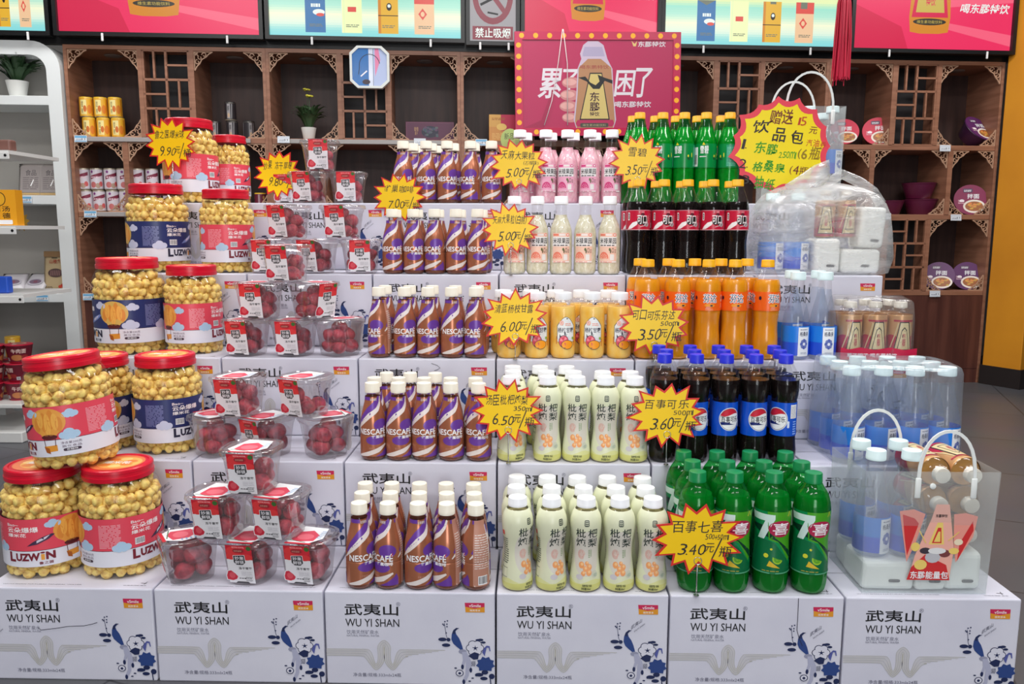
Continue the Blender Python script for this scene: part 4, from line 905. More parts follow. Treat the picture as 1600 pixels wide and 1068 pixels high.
a.poly([(-.0125, .0695), (.0105, .071), (.0115, .053), (.006, .047), (-.008, .047), (-.013, .053)], SW); a.poly([(-.0115, .0685), (.0095, .070), (.0105, .0535), (.005, .048), (-.007, .048), (-.012, .0535)], SDK)
a.text('妙果', -.0095, .0592, .0085, .0675, SW, .03); a.text('鲜铎', -.0095, .0498, .0082, .0582, SW, .03)
a.text('冻干草莓', -.004, .0375, .022, .0435, SDK, .03)
p0 = [(-.030, .012), (-.031, .022), (-.027, .034), (-.020, .036), (-.011, .028), (-.006, .021), (-.009, .014), (-.018, .010)]
a.poly(p0, SW); a.poly([(-.0185+(x+.0185)*.88, .022+(z-.022)*.88) for x, z in p0], ink(204, 40, 62, .4)); a.ell(-.0185, .0235, .006, .007, ink(222, 84, 96))
a.lines(.0, .024, .022, .034, 5, ink(190, 188, 194), 5, .3); a.text('净含量35克', -.006, .0155, .02, .0185, SDK, .03); a.lines(.008, .0115, .021, .0145, 2, ink(120, 118, 124), 6); a.lines(.008, .0195, .021, .0215, 1, SDK, 9)
a.poly([(-.013, .006), (-.009, .0095), (.012, .0095), (.015, .006)], ink(60, 58, 64))
CARDM = a.flat('label_card', 0, .00003, Matrix.Translation((0, -.0408, 0)) @ Matrix.Rotation(rad(9.6), 4, 'X') @ Matrix.Translation((0, -.0008, 0)))
t = Art(); p = [(-.034, -.030), (-.020, -.046), (.020, -.046), (.038, -.020), (.030, .03), (-.02, .036)]
t.poly(p, ink(236, 238, 240, .35)); t.poly([(-.022, -.03), (-.006, -.040), (.024, -.034), (.026, -.006), (.006, .016), (-.018, .006)], ink(214, 66, 88)); t.ell(.002, -.016, .016, .014, ink(230, 110, 124)); t.line([(-.03, -.032), (.012, -.0425)], .002, ink(70, 110, 70)); t.lines(.024, -.02, .034, .02, 5, ink(130, 170, 210), 3, .4); t.poly([(-.0255, -.0455), (.0255, -.0455), (.0255, -.052), (-.0255, -.052)], SR1)
CTOP = t.flat('lid_card', .0004, .00004, Matrix(((1, 0, 0, 0), (0, 0, 1, 0), (0, -1, 0, .0926), (0, 0, 0, 1))))
def cup(desc, x, y, z, rz=0, n=9, sc=1):
    r = random.Random(int(abs(x*997+y*331+z*77)*100)); cs = []
    spots = [(-.017, -.017, .016), (.018, -.016, .015), (.016, .018, .016), (-.018, .017, .015), (-.006, -.020, .043), (.021, .004, .043), (-.018, .012, .044), (.006, .02, .043), (.0, -.004, .062)]
    for k in range(n):
        px, py, pz = spots[k]; M = Matrix.Translation((px+r.uniform(-.002, .002), py+r.uniform(-.002, .002), pz+.007)) @ Matrix.Rotation(r.uniform(0, 6.3), 4, 'Z') @ Matrix.Rotation(r.uniform(0, 2.6), 4, 'X') @ Matrix.Scale(r.uniform(.9, 1.03), 4)
        cs.append(('strawberry', SBM, None, None, M))
    make('strawberry_cup', desc, 'cup', [('cup_body', CUPM), ('cup_lid', CLID), ('label_card', CARDM), ('lid_card', CTOP)]+cs, (x, y, z), rad(rz), (1.12, 1.12, 1.05), 'freeze-dried strawberry cups in stacks')
CH = .0978
def cups(step, levels, dy=.062):
    for l, row in enumerate(levels):
        for i, c in enumerate(row):
            u, rz = c[0], c[1]; n = c[2] if len(c) > 2 else 9; ddy = c[3] if len(c) > 3 else 0
            y = TY[step]+dy+ddy; z = TZ(step)+l*CH
            lv = 'bottom tier' if l == 0 else ('second tier' if l == 1 else 'topmost')
            cup('clear strawberry cup, %s of the cup stack on %s step, %s from left' % (lv, STEP[step], ORD[i]), x_at(u, y, z+.085), y, z, rz, n)
cups(0, [[(296, -55), (393, -6), (482, -8)], [(341, -4), (437, -12)], [(394, -4, 6)]], .068)
cups(1, [[(337, -130), (418, -28), (508, 130)], [(373, -10), (477, -24, 5)]], .064)
cups(2, [[(385, -8), (460, -6), (530, 140)], [(405, -5), (490, 52)], [(447, -9, 8)]], .064)
cups(3, [[(420, -3, 8), (494, -14), (564, 8)], [(450, -18), (535, -10)]], .066)
cups(4, [[(483, -10, 9, -.008), (544, 5, 9, .0), (452, -5, 9, .115)], [(500, 8, 8)]], .066)

# ------------------------------------------------------------------ starburst price signs
YEL = mat('sign_yellow', (252, 206, 8), .35); SRDI = mat('sign_red', (214, 40, 36), .4); WIRE = mat('steel_wire', (205, 205, 205), .25, .9)
def star_pts(rx, ry, n, inner, seed, scallop=False):
    r = random.Random(seed); o = r.uniform(0, 1); P = []
    for k in range(2*n):
        a = 2*pi*(k+o)/(2*n); f = r.uniform(.93, 1.06) if k % 2 == 0 else inner*r.uniform(.97, 1.04)
        P.append((rx*f*cos(a), ry*f*sin(a)))
    if scallop:
        Q = []
        for k in range(n):
            a, m, b = P[2*k], P[2*k+1], P[(2*k+2) % (2*n)]; Q.append(a)
            for t in (.2, .4, .6, .8):
                Q.append(tuple((1-t)**2*a[j]+2*t*(1-t)*(m[j]*1.02-(.0))*1.0+t*t*b[j] for j in (0, 1)))
        P = Q
    return P
def sign_card(name, rx, ry, n, inner, seed, draw, border=.9, edge=SRDI, scallop=False, face=YEL):
    bm = bmesh.new(); mats = [edge]; P = star_pts(rx, ry, n, inner, seed, scallop)
    tri = tessellate_polygon([[Vector((p[0], p[1], 0)) for p in P]])
    f = [bm.verts.new((p[0], 0, p[1])) for p in P]; b = [bm.verts.new((p[0], .0012, p[1])) for p in P]
    for t in tri: bm.faces.new([f[i] for i in t]); bm.faces.new([b[i] for i in t][::-1])
    for i in range(len(P)): j = (i+1) % len(P); bm.faces.new((f[i], b[i], b[j], f[j]))
    a = Art(); a.poly([(p[0]*border, p[1]*border) for p in P], face); draw(a, rx, ry)
    a.into(bm, mats, Matrix.Identity(4), .0003); return mesh_of(bm, name, mats)
SN = [0]
def price_sign(u, v, wpx, hpx, y, desc, l1, l2, ground=None, ring=True, tilt=0, sl=.0, small=None, ux=None):
    SN[0] += 1; P = at_y(u, v, y); k = (P-CAM).dot(FW)/F; rx, ry = wpx*k*.55, hpx*k*.55
    HI = ink(30, 28, 34)
    def draw(a, rx, ry):
        hw = min(.57*rx, len(l1)*ry*.17); a.hand(l1, -hw-.03*rx, ry*.18, hw-.03*rx, ry*.50, HI, SN[0], .004, .1)
        if small: a.hand(small, rx*.16, -ry*.02, rx*.66, ry*.13, HI, SN[0]+9, 0)
        n1, n2 = l2.split('元')
        a.hand(n1, -rx*.44, -ry*.46, rx*.16, -ry*.10, HI, SN[0]+3, -.006, .22); a.text('元', rx*.14, -ry*.38, rx*.34, -ry*.12, HI, 0, .2)
        a.line([(rx*.32, -ry*.56), (rx*.52, ry*.02)], rx*.026, HI); a.text(n2[1:], rx*.46, -ry*.50, rx*.74, -ry*.2, HI, 0, .1)
    me = sign_card('star_card', rx, ry, 14, .71, 40+SN[0], draw)
    t = thing('price_sign', desc, 'sign', (P.x, y, P.z), (0, 0, 0), 'yellow starburst price signs')
    link('star_card', me, t, None, (0, 0, 0), (0, rad(tilt), 0))
    gz = ground-P.z; bm = bmesh.new(); xx = 0.002
    add_tube(bm, [(xx, .0030, gz+.0005), (xx, .0030, -ry*.55)], .0011, 6)
    if ring:
        add_tube(bm, [(xx+.008*sin(q*.5236), -.0022+.0002*q, -ry*.62+.008*cos(q*.5236)) for q in range(13)], .0008, 6)
        add_tube(bm, [(xx, -.0018, -ry*.62-.008), (xx, .003, -ry*.62-.011)], .0009, 6)
    lathe('foot', [(gz+.0002, .006), (gz+.0016, .006), (gz+.002, .0015)], None, 14, bm=bm, off=(xx, .0035, 0))
    link('wire_stand', mesh_of(bm, 'wire_stand', WIRE), t, 'steel wire clip stand')
price_sign(266, 224, 76, 74, TY[4]-.006, 'yellow starburst sign priced 9.90 in front of the topmost popcorn jar', '鲁之茵爆米球', '9.90元/桶', TZ(4), False, 0, .06)
price_sign(435, 272, 72, 70, TY[4]+.1215, 'yellow starburst sign priced 9.80 behind the top strawberry cups', '妙果 冻干草莓', '9.80元/盒', TZ(4), False, 0, .04)
price_sign(624, 308, 78, 70, TY[4]-.008, 'yellow starburst sign priced 7.00 above the fourth step coffee bottles', '雀巢咖啡', '7.00元/瓶', TZ(3), False, 0, .02)
price_sign(810, 257, 86, 76, TY[4]-.006, 'yellow starburst sign priced 5.00 before the pink drinks on top step', '天麻大果粒', '5.00元/瓶', TZ(4), True, 0, .0, '(石榴味)')
price_sign(797, 357, 84, 76, TY[3]-.006, 'yellow starburst sign priced 5.00 before the pale drinks on fourth step', '天麻大果粒(白桃)', '5.00元/瓶', TZ(3), True, 0, .07)
price_sign(804, 497, 98, 84, TY[2]-.006, 'yellow starburst sign priced 6.00 before the orange juice bottles', '清蓝杨枝甘露', '6.00元/瓶', TZ(2), True, 0, -.05)
price_sign(996, 252, 80, 80, TY[4]-.006, 'yellow starburst sign priced 3.50 before the green lemon soda', '雪碧', '3.50元/瓶', TZ(4), True, 0, -.02)
price_sign(1022, 508, 106, 90, TY[2]-.006, 'yellow starburst sign priced 3.50 before the orange soda', '可口可乐芬达', '3.50元/瓶', TZ(2), True, 0, -.08, '500ml')
price_sign(793, 641, 104, 92, TY[1]-.006, 'yellow starburst sign priced 6.50 before the pear drinks on second step', '汤臣枇杷炖梨', '6.50元/瓶', TZ(1), True, 0, .12, '350ml')
price_sign(1042, 647, 112, 94, TY[1]-.006, 'yellow starburst sign priced 3.60 before the blue-labelled cola', '百事可乐', '3.60元/瓶', TZ(1), True, 0, -.05, '500ml')
price_sign(1090, 841, 132, 106, TY[0]-.004, 'yellow starburst sign priced 3.40 before the green lime soda', '百事七喜', '3.40元/瓶', TZ(0), True, 0, .02, '500+50ml')

def big_draw(a, rx, ry):
    BRW = ink(120, 50, 26); GR = ink(40, 150, 20); BK = ink(46, 38, 36)
    def T(t, x0, y0, x1, y1, m, b=0, sh=.06, sl=0): a.hand(t, x0*rx, y0*ry, x1*rx, y1*ry, m, int(x0*50), b+.014 if ord(t[-1]) > 300 else 0, sh)
    T('赠送', -.32, .42, .18, .70, BRW, 0, .05, -.1); T('15', .26, .42, .44, .60, ink(190, 60, 20), .02); T('元', .48, .28, .66, .44, BRW); T('汽油券', .46, .02, .86, .18, ink(200, 70, 30), 0, 0, -.06)
    T('饮', -.62, .22, -.28, .50, BK, .03); T('品', -.22, .10, .06, .40, BK, .03); T('包', .14, .08, .40, .38, BK, .03)
    T('1.', -.78, -.10, -.66, .10, BK); T('东鹏', -.54, -.20, -.06, .04, GR, .01); T('250ml', -.04, -.24, .30, -.10, GR); T('(6瓶', .32, -.24, .76, .0, ink(150, 120, 10))
    T('2.', -.80, -.48, -.60, -.26, BK); T('格桑泉', -.54, -.54, .12, -.32, GR, .01); T('(4瓶)', .2, -.54, .66, -.34, BRW)
    T('3.', -.70, -.80, -.50, -.60, BK); T('抽纸', -.46, -.88, -.06, -.62, GR, .01)
P = at_y(1221, 228, TY[4]-.004); k = (P-CAM).dot(FW)/F
t = thing('price_sign', 'large yellow sign with scalloped red edge listing a 15 yuan drinks bundle', 'sign', P, (0, 0, 0))
link('star_card', sign_card('star_card', 80*k, 77*k, 15, .80, 7, big_draw, .87, mat('sign_coral', (232, 66, 84), .4), True, mat('sign_lemon', (250, 224, 20), .35)), t, None, (0, 0, 0), (0, rad(4), 0))
bm = bmesh.new(); add_tube(bm, [(0, .004, TZ(4)-P.z+.0005), (0, .004, 0)], .0025, 6); lathe('f', [(TZ(4)-P.z+.0003, .02), (TZ(4)-P.z+.003, .02), (TZ(4)-P.z+.004, .004)], None, 16, bm=bm, off=(0, .006, 0))
link('wire_stand', mesh_of(bm, 'wire_stand', WIRE), t)

# ------------------------------------------------------------------ hanging poster, octagon picture, tassel
CRIM = mat('poster_crimson', (178, 34, 84), .35); BULB = mat('printed_bulb', (250, 176, 30), .35)
D0 = -.14; s0, z1 = cabpx(818, 62, D0); s1, z0 = cabpx(1050, 203, D0); s0b, zt = cabpx(806, 52, D0); s1b, zb = cabpx(1062, 214, D0)
w, h = s1-s0, z1-z0; fw = s0-s0b
po = thing('hanging_poster', 'crimson drink poster with yellow bulb border hanging over the cabinets', 'poster', cab(s0, D0, z0), (0, rad(-.9), ANG))
a = Art(); a.rect(0, 0, w, h, CRIM); X = lambda u: (u-818)/232*w
Zp = lambda v: (203-v)/141*h
GRYW = ink(222, 216, 222); DG = ink(90, 30, 60)
a.poly([(X(846), Zp(190)), (X(870), Zp(120)), (X(850), Zp(203)), (X(818), Zp(203))], ink(160, 30, 74))
for t_, u0, u1, v0, v1 in (('累', 840, 876, 155, 107), ('了', 876, 900, 150, 108), ('困', 958, 988, 152, 110), ('了', 988, 1014, 154, 106)): a.text(t_, X(u0), Zp(v0), X(u1), Zp(v1), GRYW, .05, .12)
for cx_, cy_, rx_, ry_, ro in ((893, 130, 15, 9, 30), (890, 150, 15, 9, 10), (889, 168, 15, 9, -5), (891, 186, 13, 8, -10)): a.ell(X(cx_), Zp(cy_), X(818+rx_), Zp(203-ry_), ink(200, 132, 132), rot=ro); a.ell(X(cx_-3), Zp(cy_-1), X(818+rx_*.7), Zp(203-ry_*.6), ink(222, 166, 160), rot=ro)
bt = [(911, 70), (906, 84), (908, 92), (902, 108), (900, 150), (896, 190), (900, 203), (958, 203), (962, 190), (958, 150), (956, 108), (948, 92), (946, 84), (942, 70), (934, 64), (918, 64)]
a.poly([(X(u), Zp(v)) for u, v in bt], ink(196, 180, 200)); a.poly([(X(u), Zp(v)) for u, v in ((904, 106), (914, 96), (918, 92), (938, 92), (944, 97), (954, 106), (957, 150), (960, 192), (957, 203), (901, 203), (898, 192), (902, 150))], ink(176, 128, 90))
a.poly([(X(u), Zp(v)) for u, v in ((913, 73), (940, 73), (943, 84), (944, 88), (910, 88), (910, 84))], ink(170, 160, 188))
a.poly([(X(u), Zp(v)) for u, v in ((921, 114), (940, 114), (952, 190), (905, 190))], BLACK); a.poly([(X(u), Zp(v)) for u, v in ((922, 116), (939, 116), (950, 188), (907, 188))], ink(206, 184, 112))
a.poly([(X(u), Zp(v)) for u, v in ((902, 190), (957, 190), (959, 196), (956, 201), (902, 201), (899, 196))], CRIM); a.rrect(X(906), Zp(202), X(950), Zp(195), .01, .006, ink(70, 66, 60)); a.text('维生素功能饮料', X(910), Zp(200.5), X(946), Zp(196.5), ink(170, 164, 120))
a.text('喝东鹏特饮', X(906), Zp(108), X(950), Zp(102), ink(150, 40, 50)); a.poly([(X(u), Zp(v)) for u, v in ((903, 122), (914, 120), (922, 130), (930, 134), (936, 128), (933, 117), (944, 122), (956, 126), (956, 132), (944, 127), (936, 140), (926, 140), (916, 128))], BLACK)
for t_, v0, v1 in (('东', 160, 145), ('鹏', 176, 161), ('特饮', 184, 177)): a.text(t_, X(921), Zp(v0), X(936), Zp(v1), ink(60, 20, 40), .02)
a.text('喝东鹏特饮', X(959), Zp(170), X(1016), Zp(160), GRYW, .04, .1); a.text('东鹏特饮', X(995), Zp(73), X(1038), Zp(64), GRYW, .03, .1); a.poly([(X(985), Zp(63)), (X(990), Zp(68)), (X(994), Zp(63)), (X(992), Zp(72)), (X(988), Zp(72))], ink(220, 190, 120))
link('panel', box_mesh('panel', 0, 0, 0, w, .02, h, CRIM), po); link('print', a.flat('print', .0004), po)
for nm, x0, q0_, x1_, q1_ in (('frame_strip', -fw, h, w+fw, h+fw), ('frame_strip', -fw, -fw, w+fw, 0), ('frame_strip', -fw, 0, 0, h), ('frame_strip', w, 0, w+fw, h)):
    f = Art(); f.rect(x0, q0_, x1_, q1_, ink(190, 30, 76, .25)); hor = x1_-x0 > q1_-q0_; n = 12 if hor else 8
    for k_ in range(n):
        t_ = (k_+.5)/n; f.ell(x0+(x1_-x0)*(t_ if hor else .5), q0_+(q1_-q0_)*(.5 if hor else t_), fw*.33, fw*.33, BULB, n=14)
    bm = bmesh.new(); ms = [CRIM]; add_box(bm, x0, -.006, q0_, x1_, .024, q1_); f.into(bm, ms, Matrix.Translation((0, -.006, 0)), .0004); link(nm, mesh_of(bm, nm, ms), po)
cm = mat('white_cord', (225, 215, 215), .6)
bm = bmesh.new(); add_tube(bm, [(X(879), -.012, Zp(46)), (X(872), -.012, Zp(100)), (X(862), -.012, Zp(160)), (X(850), -.012, Zp(199))], .0025, 6); add_tube(bm, [(X(880), -.012, Zp(46)), (X(886), -.012, Zp(100)), (X(886), -.012, Zp(199))], .0025, 6)
link('hanging_cord', mesh_of(bm, 'hanging_cord', cm), po, 'white hanging cord')

so, zo = cabpx(577, 104, -.09); r_ = .11
oc = thing('octagonal_picture', 'white octagonal framed picture in blue and pink below the lemon light box', 'picture', cab(so, -.06, zo), (0, 0, ANG))
P8 = [(r_*x, r_*z*1.04) for x, z in ((-.62, 1), (.62, 1), (1, .66), (1, -.66), (.62, -1), (-.62, -1), (-1, -.66), (-1, .66))]
bm = bmesh.new(); A_ = [bm.verts.new((x, -.02, z)) for x, z in P8]; B_ = [bm.verts.new((x, .02, z)) for x, z in P8]; I_ = [bm.verts.new((x*.88, -.02, z*.89)) for x, z in P8]; J_ = [bm.verts.new((x*.88, -.012, z*.89)) for x, z in P8]
for i in range(8): j = (i+1) % 8; bm.faces.new((A_[i], A_[j], I_[j], I_[i])); bm.faces.new((A_[j], A_[i], B_[i], B_[j])); bm.faces.new((I_[i], I_[j], J_[j], J_[i]))
bm.faces.new(B_); link('frame', mesh_of(bm, 'frame', mat('white_octagon_frame', (222, 226, 222), .4)), oc)
a = Art(); P9 = [(x*.88, z*.89) for x, z in P8]; a.poly(P9, ink(44, 112, 182, .15)); a.poly([(.012, .101), (.06, .101), (.096, .065), (.096, -.065), (.06, -.101), (.012, -.101)], ink(176, 190, 226, .15)); a.poly([(.03, .101), (.05, .101), (.06, .04), (.03, -.05), (.03, .04)], ink(226, 130, 170, .15)); a.poly([(-.005, .101), (.02, .101), (.02, -.101), (-.005, -.101)], ink(214, 222, 240, .1))
a.line([(.06*cos(rad(q))*.95-.0, .01+.06*sin(rad(q))) for q in range(10, 200, 12)]+[(-.062, -.04)], .004, ink(36, 50, 66)); a.line([(.02, -.1), (.02, .1)], .002, ink(40, 50, 70)); a.ell(-.02, -.08, .022, .014, ink(70, 60, 70)); a.line([(-.05, -.05), (-.015, -.02)], .007, WHITE)
link('picture', a.flat('picture', .013), oc)

TR = mat('red_tassel_silk', (206, 16, 62), .45); yt = 2.55; xt = x_at(1317, yt, 1.95); P0 = at_y(1317, 124, yt); P1 = at_y(1317, -24, yt); ln = P1.z-P0.z
tt = thing('lantern_tassel', 'long red tassel hanging in front of the cabinets from above', 'tassel', (xt, yt, P0.z)); bm = bmesh.new(); r = random.Random(8)
for k_ in range(95):
    a_ = r.uniform(0, 6.283); q = .042*math.sqrt(r.random()); x, y = q*cos(a_), q*sin(a_)*.7; b = r.uniform(-.008, .012) if r.random() < .94 else -.03
    add_tube(bm, [(x*.35, y*.35, ln), (x*.8, y*.8, ln*.8), (x+.003*sin(k_), y, ln*.45), (x*1.05+.004*sin(k_*2.1), y, b)], .0021, 4)
so_ = link('strands', mesh_of(bm, 'strands', TR), tt); so_['kind'] = 'stuff'
link('knot_cap', lathe('knot_cap', [(ln-.01, .022), (ln, .026), (ln+.05, .022), (ln+.07, .006), (2.995-P0.z, .003)], mat('gold_knot', (214, 160, 50), .3, .6), 16), tt)

# ------------------------------------------------------------------ bags, packs and what they hold
TISS = mat('tissue_wrap', (242, 244, 240), .5, bump=(35, .35)); 
def tissue_mesh(w, d, h):
    bm = bmesh.new(); add_box(bm, -w/2, -d/2, 0, w/2, d/2, h, 0, min(w, d, h)*.16, 3)
    for v in bm.verts: v.co.x += .0015*sin(v.co.z*90+v.co.y*60); v.co.y += .0015*sin(v.co.x*80+v.co.z*50)
    ms = [TISS]; a = Art(); a.rrect(-.012, .018, .012, .025, .004, .003, ink(70, 70, 76)); a.into(bm, ms, Matrix.Translation((w*.1, -d/2-.001, 0)), .0006)
    return mesh_of(bm, 'tissue_pack', ms)
def tissue(desc, x, y, z, w, d, h, rot=(0, 0, 0)):
    me = tissue_mesh(w, d, h); thing('tissue_pack', desc, 'tissue pack', (x, y, z), rot, 'packs of tissues in the gift bags', 1, me)
def water(desc, x, y, z, deg=0, sc=1, group='water bottles in bags and wrap'): make('water_bottle', desc, 'bottle', PARTS['water']+[label_part('water', deg)], (x, y, z), 0, sc, group)
def energy(desc, x, y, z, deg=0, rot=None, sc=1, group='golden energy drink bottles'): make('energy_drink_bottle', desc, 'bottle', PARTS['energy']+[label_part('energy', deg)], (x, y, z), 0, sc, group, rot)
HAND = mat('white_bag_handle', (232, 236, 234), .35)
def carry_bag(desc, x0, x1, y0, y1, z, h, print_art=None, flare=.012, hh=.075, hc=(.5, .5), hs=.33):
    w, d = x1-x0, y1-y0; t = thing('carry_bag', desc, 'bag', (x0, y0, z), (0, 0, 0), 'clear plastic carry bags')
    bm = bmesh.new(); f = flare; th = .0008
    def quad(a, b, c, e, off):
        o = Vector(off); va = [bm.verts.new(Vector(p)) for p in (a, b, c, e)]; vb = [bm.verts.new(Vector(p)+o) for p in (a, b, c, e)]
        bm.faces.new(va); bm.faces.new(vb[::-1])
        for i in range(4): j = (i+1) % 4; bm.faces.new((va[i], vb[i], vb[j], va[j]))
    for nm, q, off in (('front_sheet', ((0, 0, 0), (w, 0, 0), (w+f, -.004, h), (-f, -.004, h)), (0, th, 0)), ('back_sheet', ((0, d, 0), (w, d, 0), (w+f, d, h), (-f, d, h)), (0, -th, 0)), ('side_gusset', ((0, 0, 0), (0, d, 0), (-f, d, h), (-f, 0, h)), (th, 0, 0)), ('side_gusset', ((w, 0, 0), (w, d, 0), (w+f, d, h), (w+f, 0, h)), (-th, 0, 0)), ('base_sheet', ((0, 0, .001), (w, 0, .001), (w, d, .001), (0, d, .001)), (0, 0, th))):
        quad(*q, off); link(nm, mesh_of(bm, nm, BAGPL), t); bm = bmesh.new()
    for yy, c_ in zip((-.006, d+.003), hc):
        pts = [(w*c_-(w*hs)*cos(q), yy, h-.02+(hh+.02)*sin(q)**.8) for q in [pi*k/16 for k in range(17)]]
        link('handle', tube_mesh('handle', pts, 0, HAND, 4, (.0065, .003)), t)
        for sx in (-1, 1): link('handle_tab', box_mesh('handle_tab', w*c_+sx*w*hs-.006, yy-.003, h-.055, w*c_+sx*w*hs+.006, yy+.002, h-.012, HAND, .0024, 2), t)
    link('snap_button', lathe('snap_button', [(0, .006), (.002, .006), (.003, .004)], HAND, 16), t, None, (w*.5, -.004, h-.03), (rad(90), 0, 0))
    if print_art: link('print', print_art.flat('print', .0022), t)
    return t
# front bag on the lowest step
z = TZ(0); yb = TY[0]+.022; x0 = x_at(1346, yb, z+.002); x1 = x_at(1540, yb, z+.002); yb2 = yb+.18; h = .262; w = x1-x0
a = Art(); sx = lambda u: (u-1346)/194*w
sz = lambda v: (930-v)/190*h
AP = lambda L, m: a.poly([(sx(u), sz(v)) for u, v in L], m)
REDP = ink(206, 44, 46); PKP = ink(238, 176, 160); GLD = ink(236, 206, 110)
AP([(1396, 801), (1418, 798), (1436, 805), (1424, 850), (1412, 880), (1406, 850)], ink(232, 150, 136)); AP([(1401, 806), (1420, 812), (1427, 820), (1412, 870), (1407, 845)], REDP); AP([(1480, 805), (1498, 803), (1517, 808), (1512, 840), (1488, 880), (1483, 850)], ink(232, 150, 136)); AP([(1492, 850), (1510, 815), (1512, 830), (1490, 878)], REDP)
AP([(1452, 790), (1472, 790), (1476, 812), (1484, 860), (1480, 908), (1416, 908), (1424, 870), (1446, 812)], PKP); AP([(1414, 908), (1420, 888), (1440, 868), (1474, 884), (1481, 908)], REDP); AP([(1444, 852), (1456, 818), (1464, 818), (1468, 852)], GLD); AP([(1449, 850), (1457, 826), (1462, 826), (1464, 850)], REDP); AP([(1452, 848), (1458, 832), (1461, 832), (1462, 848)], GLD)
for u, v, rx_, ry_, m in ((1434, 884, 10, 8, GLD), (1452, 872, 12, 9, ink(190, 190, 196)), (1470, 866, 9, 6, ink(120, 60, 60)), (1440, 862, 9, 5, ink(60, 50, 60)), (1458, 862, 14, 5, ink(226, 226, 226)), (1484, 862, 8, 5, GLD), (1424, 856, 7, 7, GLD), (1490, 848, 7, 5, ink(236, 220, 190))): a.ell(sx(u), sz(v), rx_*w/194, ry_*h/190, m, n=12)
a.line([(sx(1428), sz(830)), (sx(1440), sz(850))], .002, GLD); a.line([(sx(1490), sz(832)), (sx(1474), sz(846))], .002, GLD)
a.text('东鹏特饮', sx(1452), sz(810), sx(1470), sz(805), BLACK, .03); a.text('东鹏能量包', sx(1419), sz(906), sx(1478), sz(894), WHITE, .05)
carry_bag('clear carry bag with red printed bundle artwork at the right front', x0, x1, yb, yb2, z, h, a, .008, .085, (.60, .36), .22)
def xp(u, y, zz): return x_at(u, y, zz)
tissue('white tissue pack at the bottom left of the front carry bag', x0+.058, yb+.06, z+.0025, .108, .105, .062)
tissue('white tissue pack at the middle bottom of the front carry bag', x0+.146, yb+.06, z+.0025, .062, .105, .05)
tissue('white tissue pack upright at the right of the front carry bag', x1-.042, yb+.055, z+.0025, .076, .09, .083)
tissue('white tissue pack lying behind the others in the front carry bag', x0+.09, yb+.146, z+.0025, .16, .06, .062)
zz = z+.066
for d_, u, yy in (('front left', 1356, .055), ('front right', 1424, .055), ('back left', 1345, .135), ('back right', 1403, .135)): water('water bottle standing in the front carry bag, %s of the four' % d_, max(x_at(u, yb+yy, zz+.2), x0+.036), yb+yy, zz, 8)
for r_i in range(3):
    for c_i in range(2): energy('energy drink bottle lying cap forward in the front carry bag, %s %s' % (('bottom', 'middle', 'top')[r_i], ('left', 'right')[c_i]), x1-.0955+.064*c_i, yb+.172, z+.119+.0635*r_i, 0, (rad(90), 0, 0), .98)
# bag behind the large starburst
z = TZ(4); yb = TY[4]+.045; x0 = x_at(1204, yb, z+.1); x1 = x_at(1314, yb, z+.1)
carry_bag('clear carry bag standing behind the large starburst sign on the top step', x0, x1, yb, yb+.15, z, .295, None, .004, .10)
for d_, u, yy in (('right front', 1302, .045), ('middle front', 1263, .045), ('right back', 1284, .11)): water('water bottle in the bag behind the large sign, %s' % d_, x_at(u, yb+yy, z+.25)-(.004 if d_ == 'right front' else 0), yb+yy, z+.082 if 'front' in d_ else z+.07, 10, .97)
tissue('white tissue pack under the bottles behind the large starburst sign', (x0+x1)/2, yb+.075, z+.0025, (x1-x0)*.9, .13, .065)

def hull(name, w, d, zs, m, p=5.0, wob=.004, n=56, seed=1, top=None):
    """closed film skin: rounded rectangle rows; zs = (z, scale)"""
    bm = bmesh.new(); rings = []; r = random.Random(seed); ph = [r.uniform(0, 6) for _ in range(6)]
    for z, s in zs:
        ring = []
        for k in range(n):
            x, y = rsq(1, k+.5, n, p); a = 2*pi*k/n
            q = 1+wob*(sin(5*a+ph[0]+z*20)+.7*sin(9*a+ph[1]-z*31)+.5*sin(14*a+ph[2]+z*50))
            ring.append(bm.verts.new((x*w/2*s*q, y*d/2*s*q, z+wob*.6*sin(3*a+ph[3])*(1 if z > zs[0][0] else 0))))
        rings.append(ring)
    for a, b in zip(rings, rings[1:]):
        for k in range(n): bm.faces.new((a[k], a[(k+1) % n], b[(k+1) % n], b[k]))
    bm.faces.new(rings[0][::-1]); bm.faces.new(rings[-1]); return mesh_of(bm, name, m, True)
# shrink-wrapped dozen of water on the second step
z = TZ(1); US = [(1331, 1375.5, 1421, 1466), (1318, 1361, 1407, 1453), (1306, 1348, 1392, 1436)]; xs = []
for r_i in range(3):
    y = TY[1]+.043+r_i*.074
    for i in range(4):
        x = x_at(US[0][0], TY[1]+.043, z+.22)+i*.0735; xs.append((x, y)); water('wrapped water bottle, %s row of the shrink pack, %s from left' % (ROWN[r_i], ORD[i]), x, y, z+.0012, 14)
cx_ = (xs[0][0]+xs[3][0])/2; cy_ = TY[1]+.043+.074
t = thing('shrink_wrap', 'cloudy shrink film around the dozen water bottles at the right', 'plastic film', (cx_, cy_, z))
link('film', hull('film', .304, .224, [(.0006, .96), (.006, .995), (.05, 1), (.09, .99), (.14, .975), (.19, .97), (.215, .965), (.226, .94), (.2295, .85), (.228, .5), (.229, .1)], WRAP, 7, .006), t)
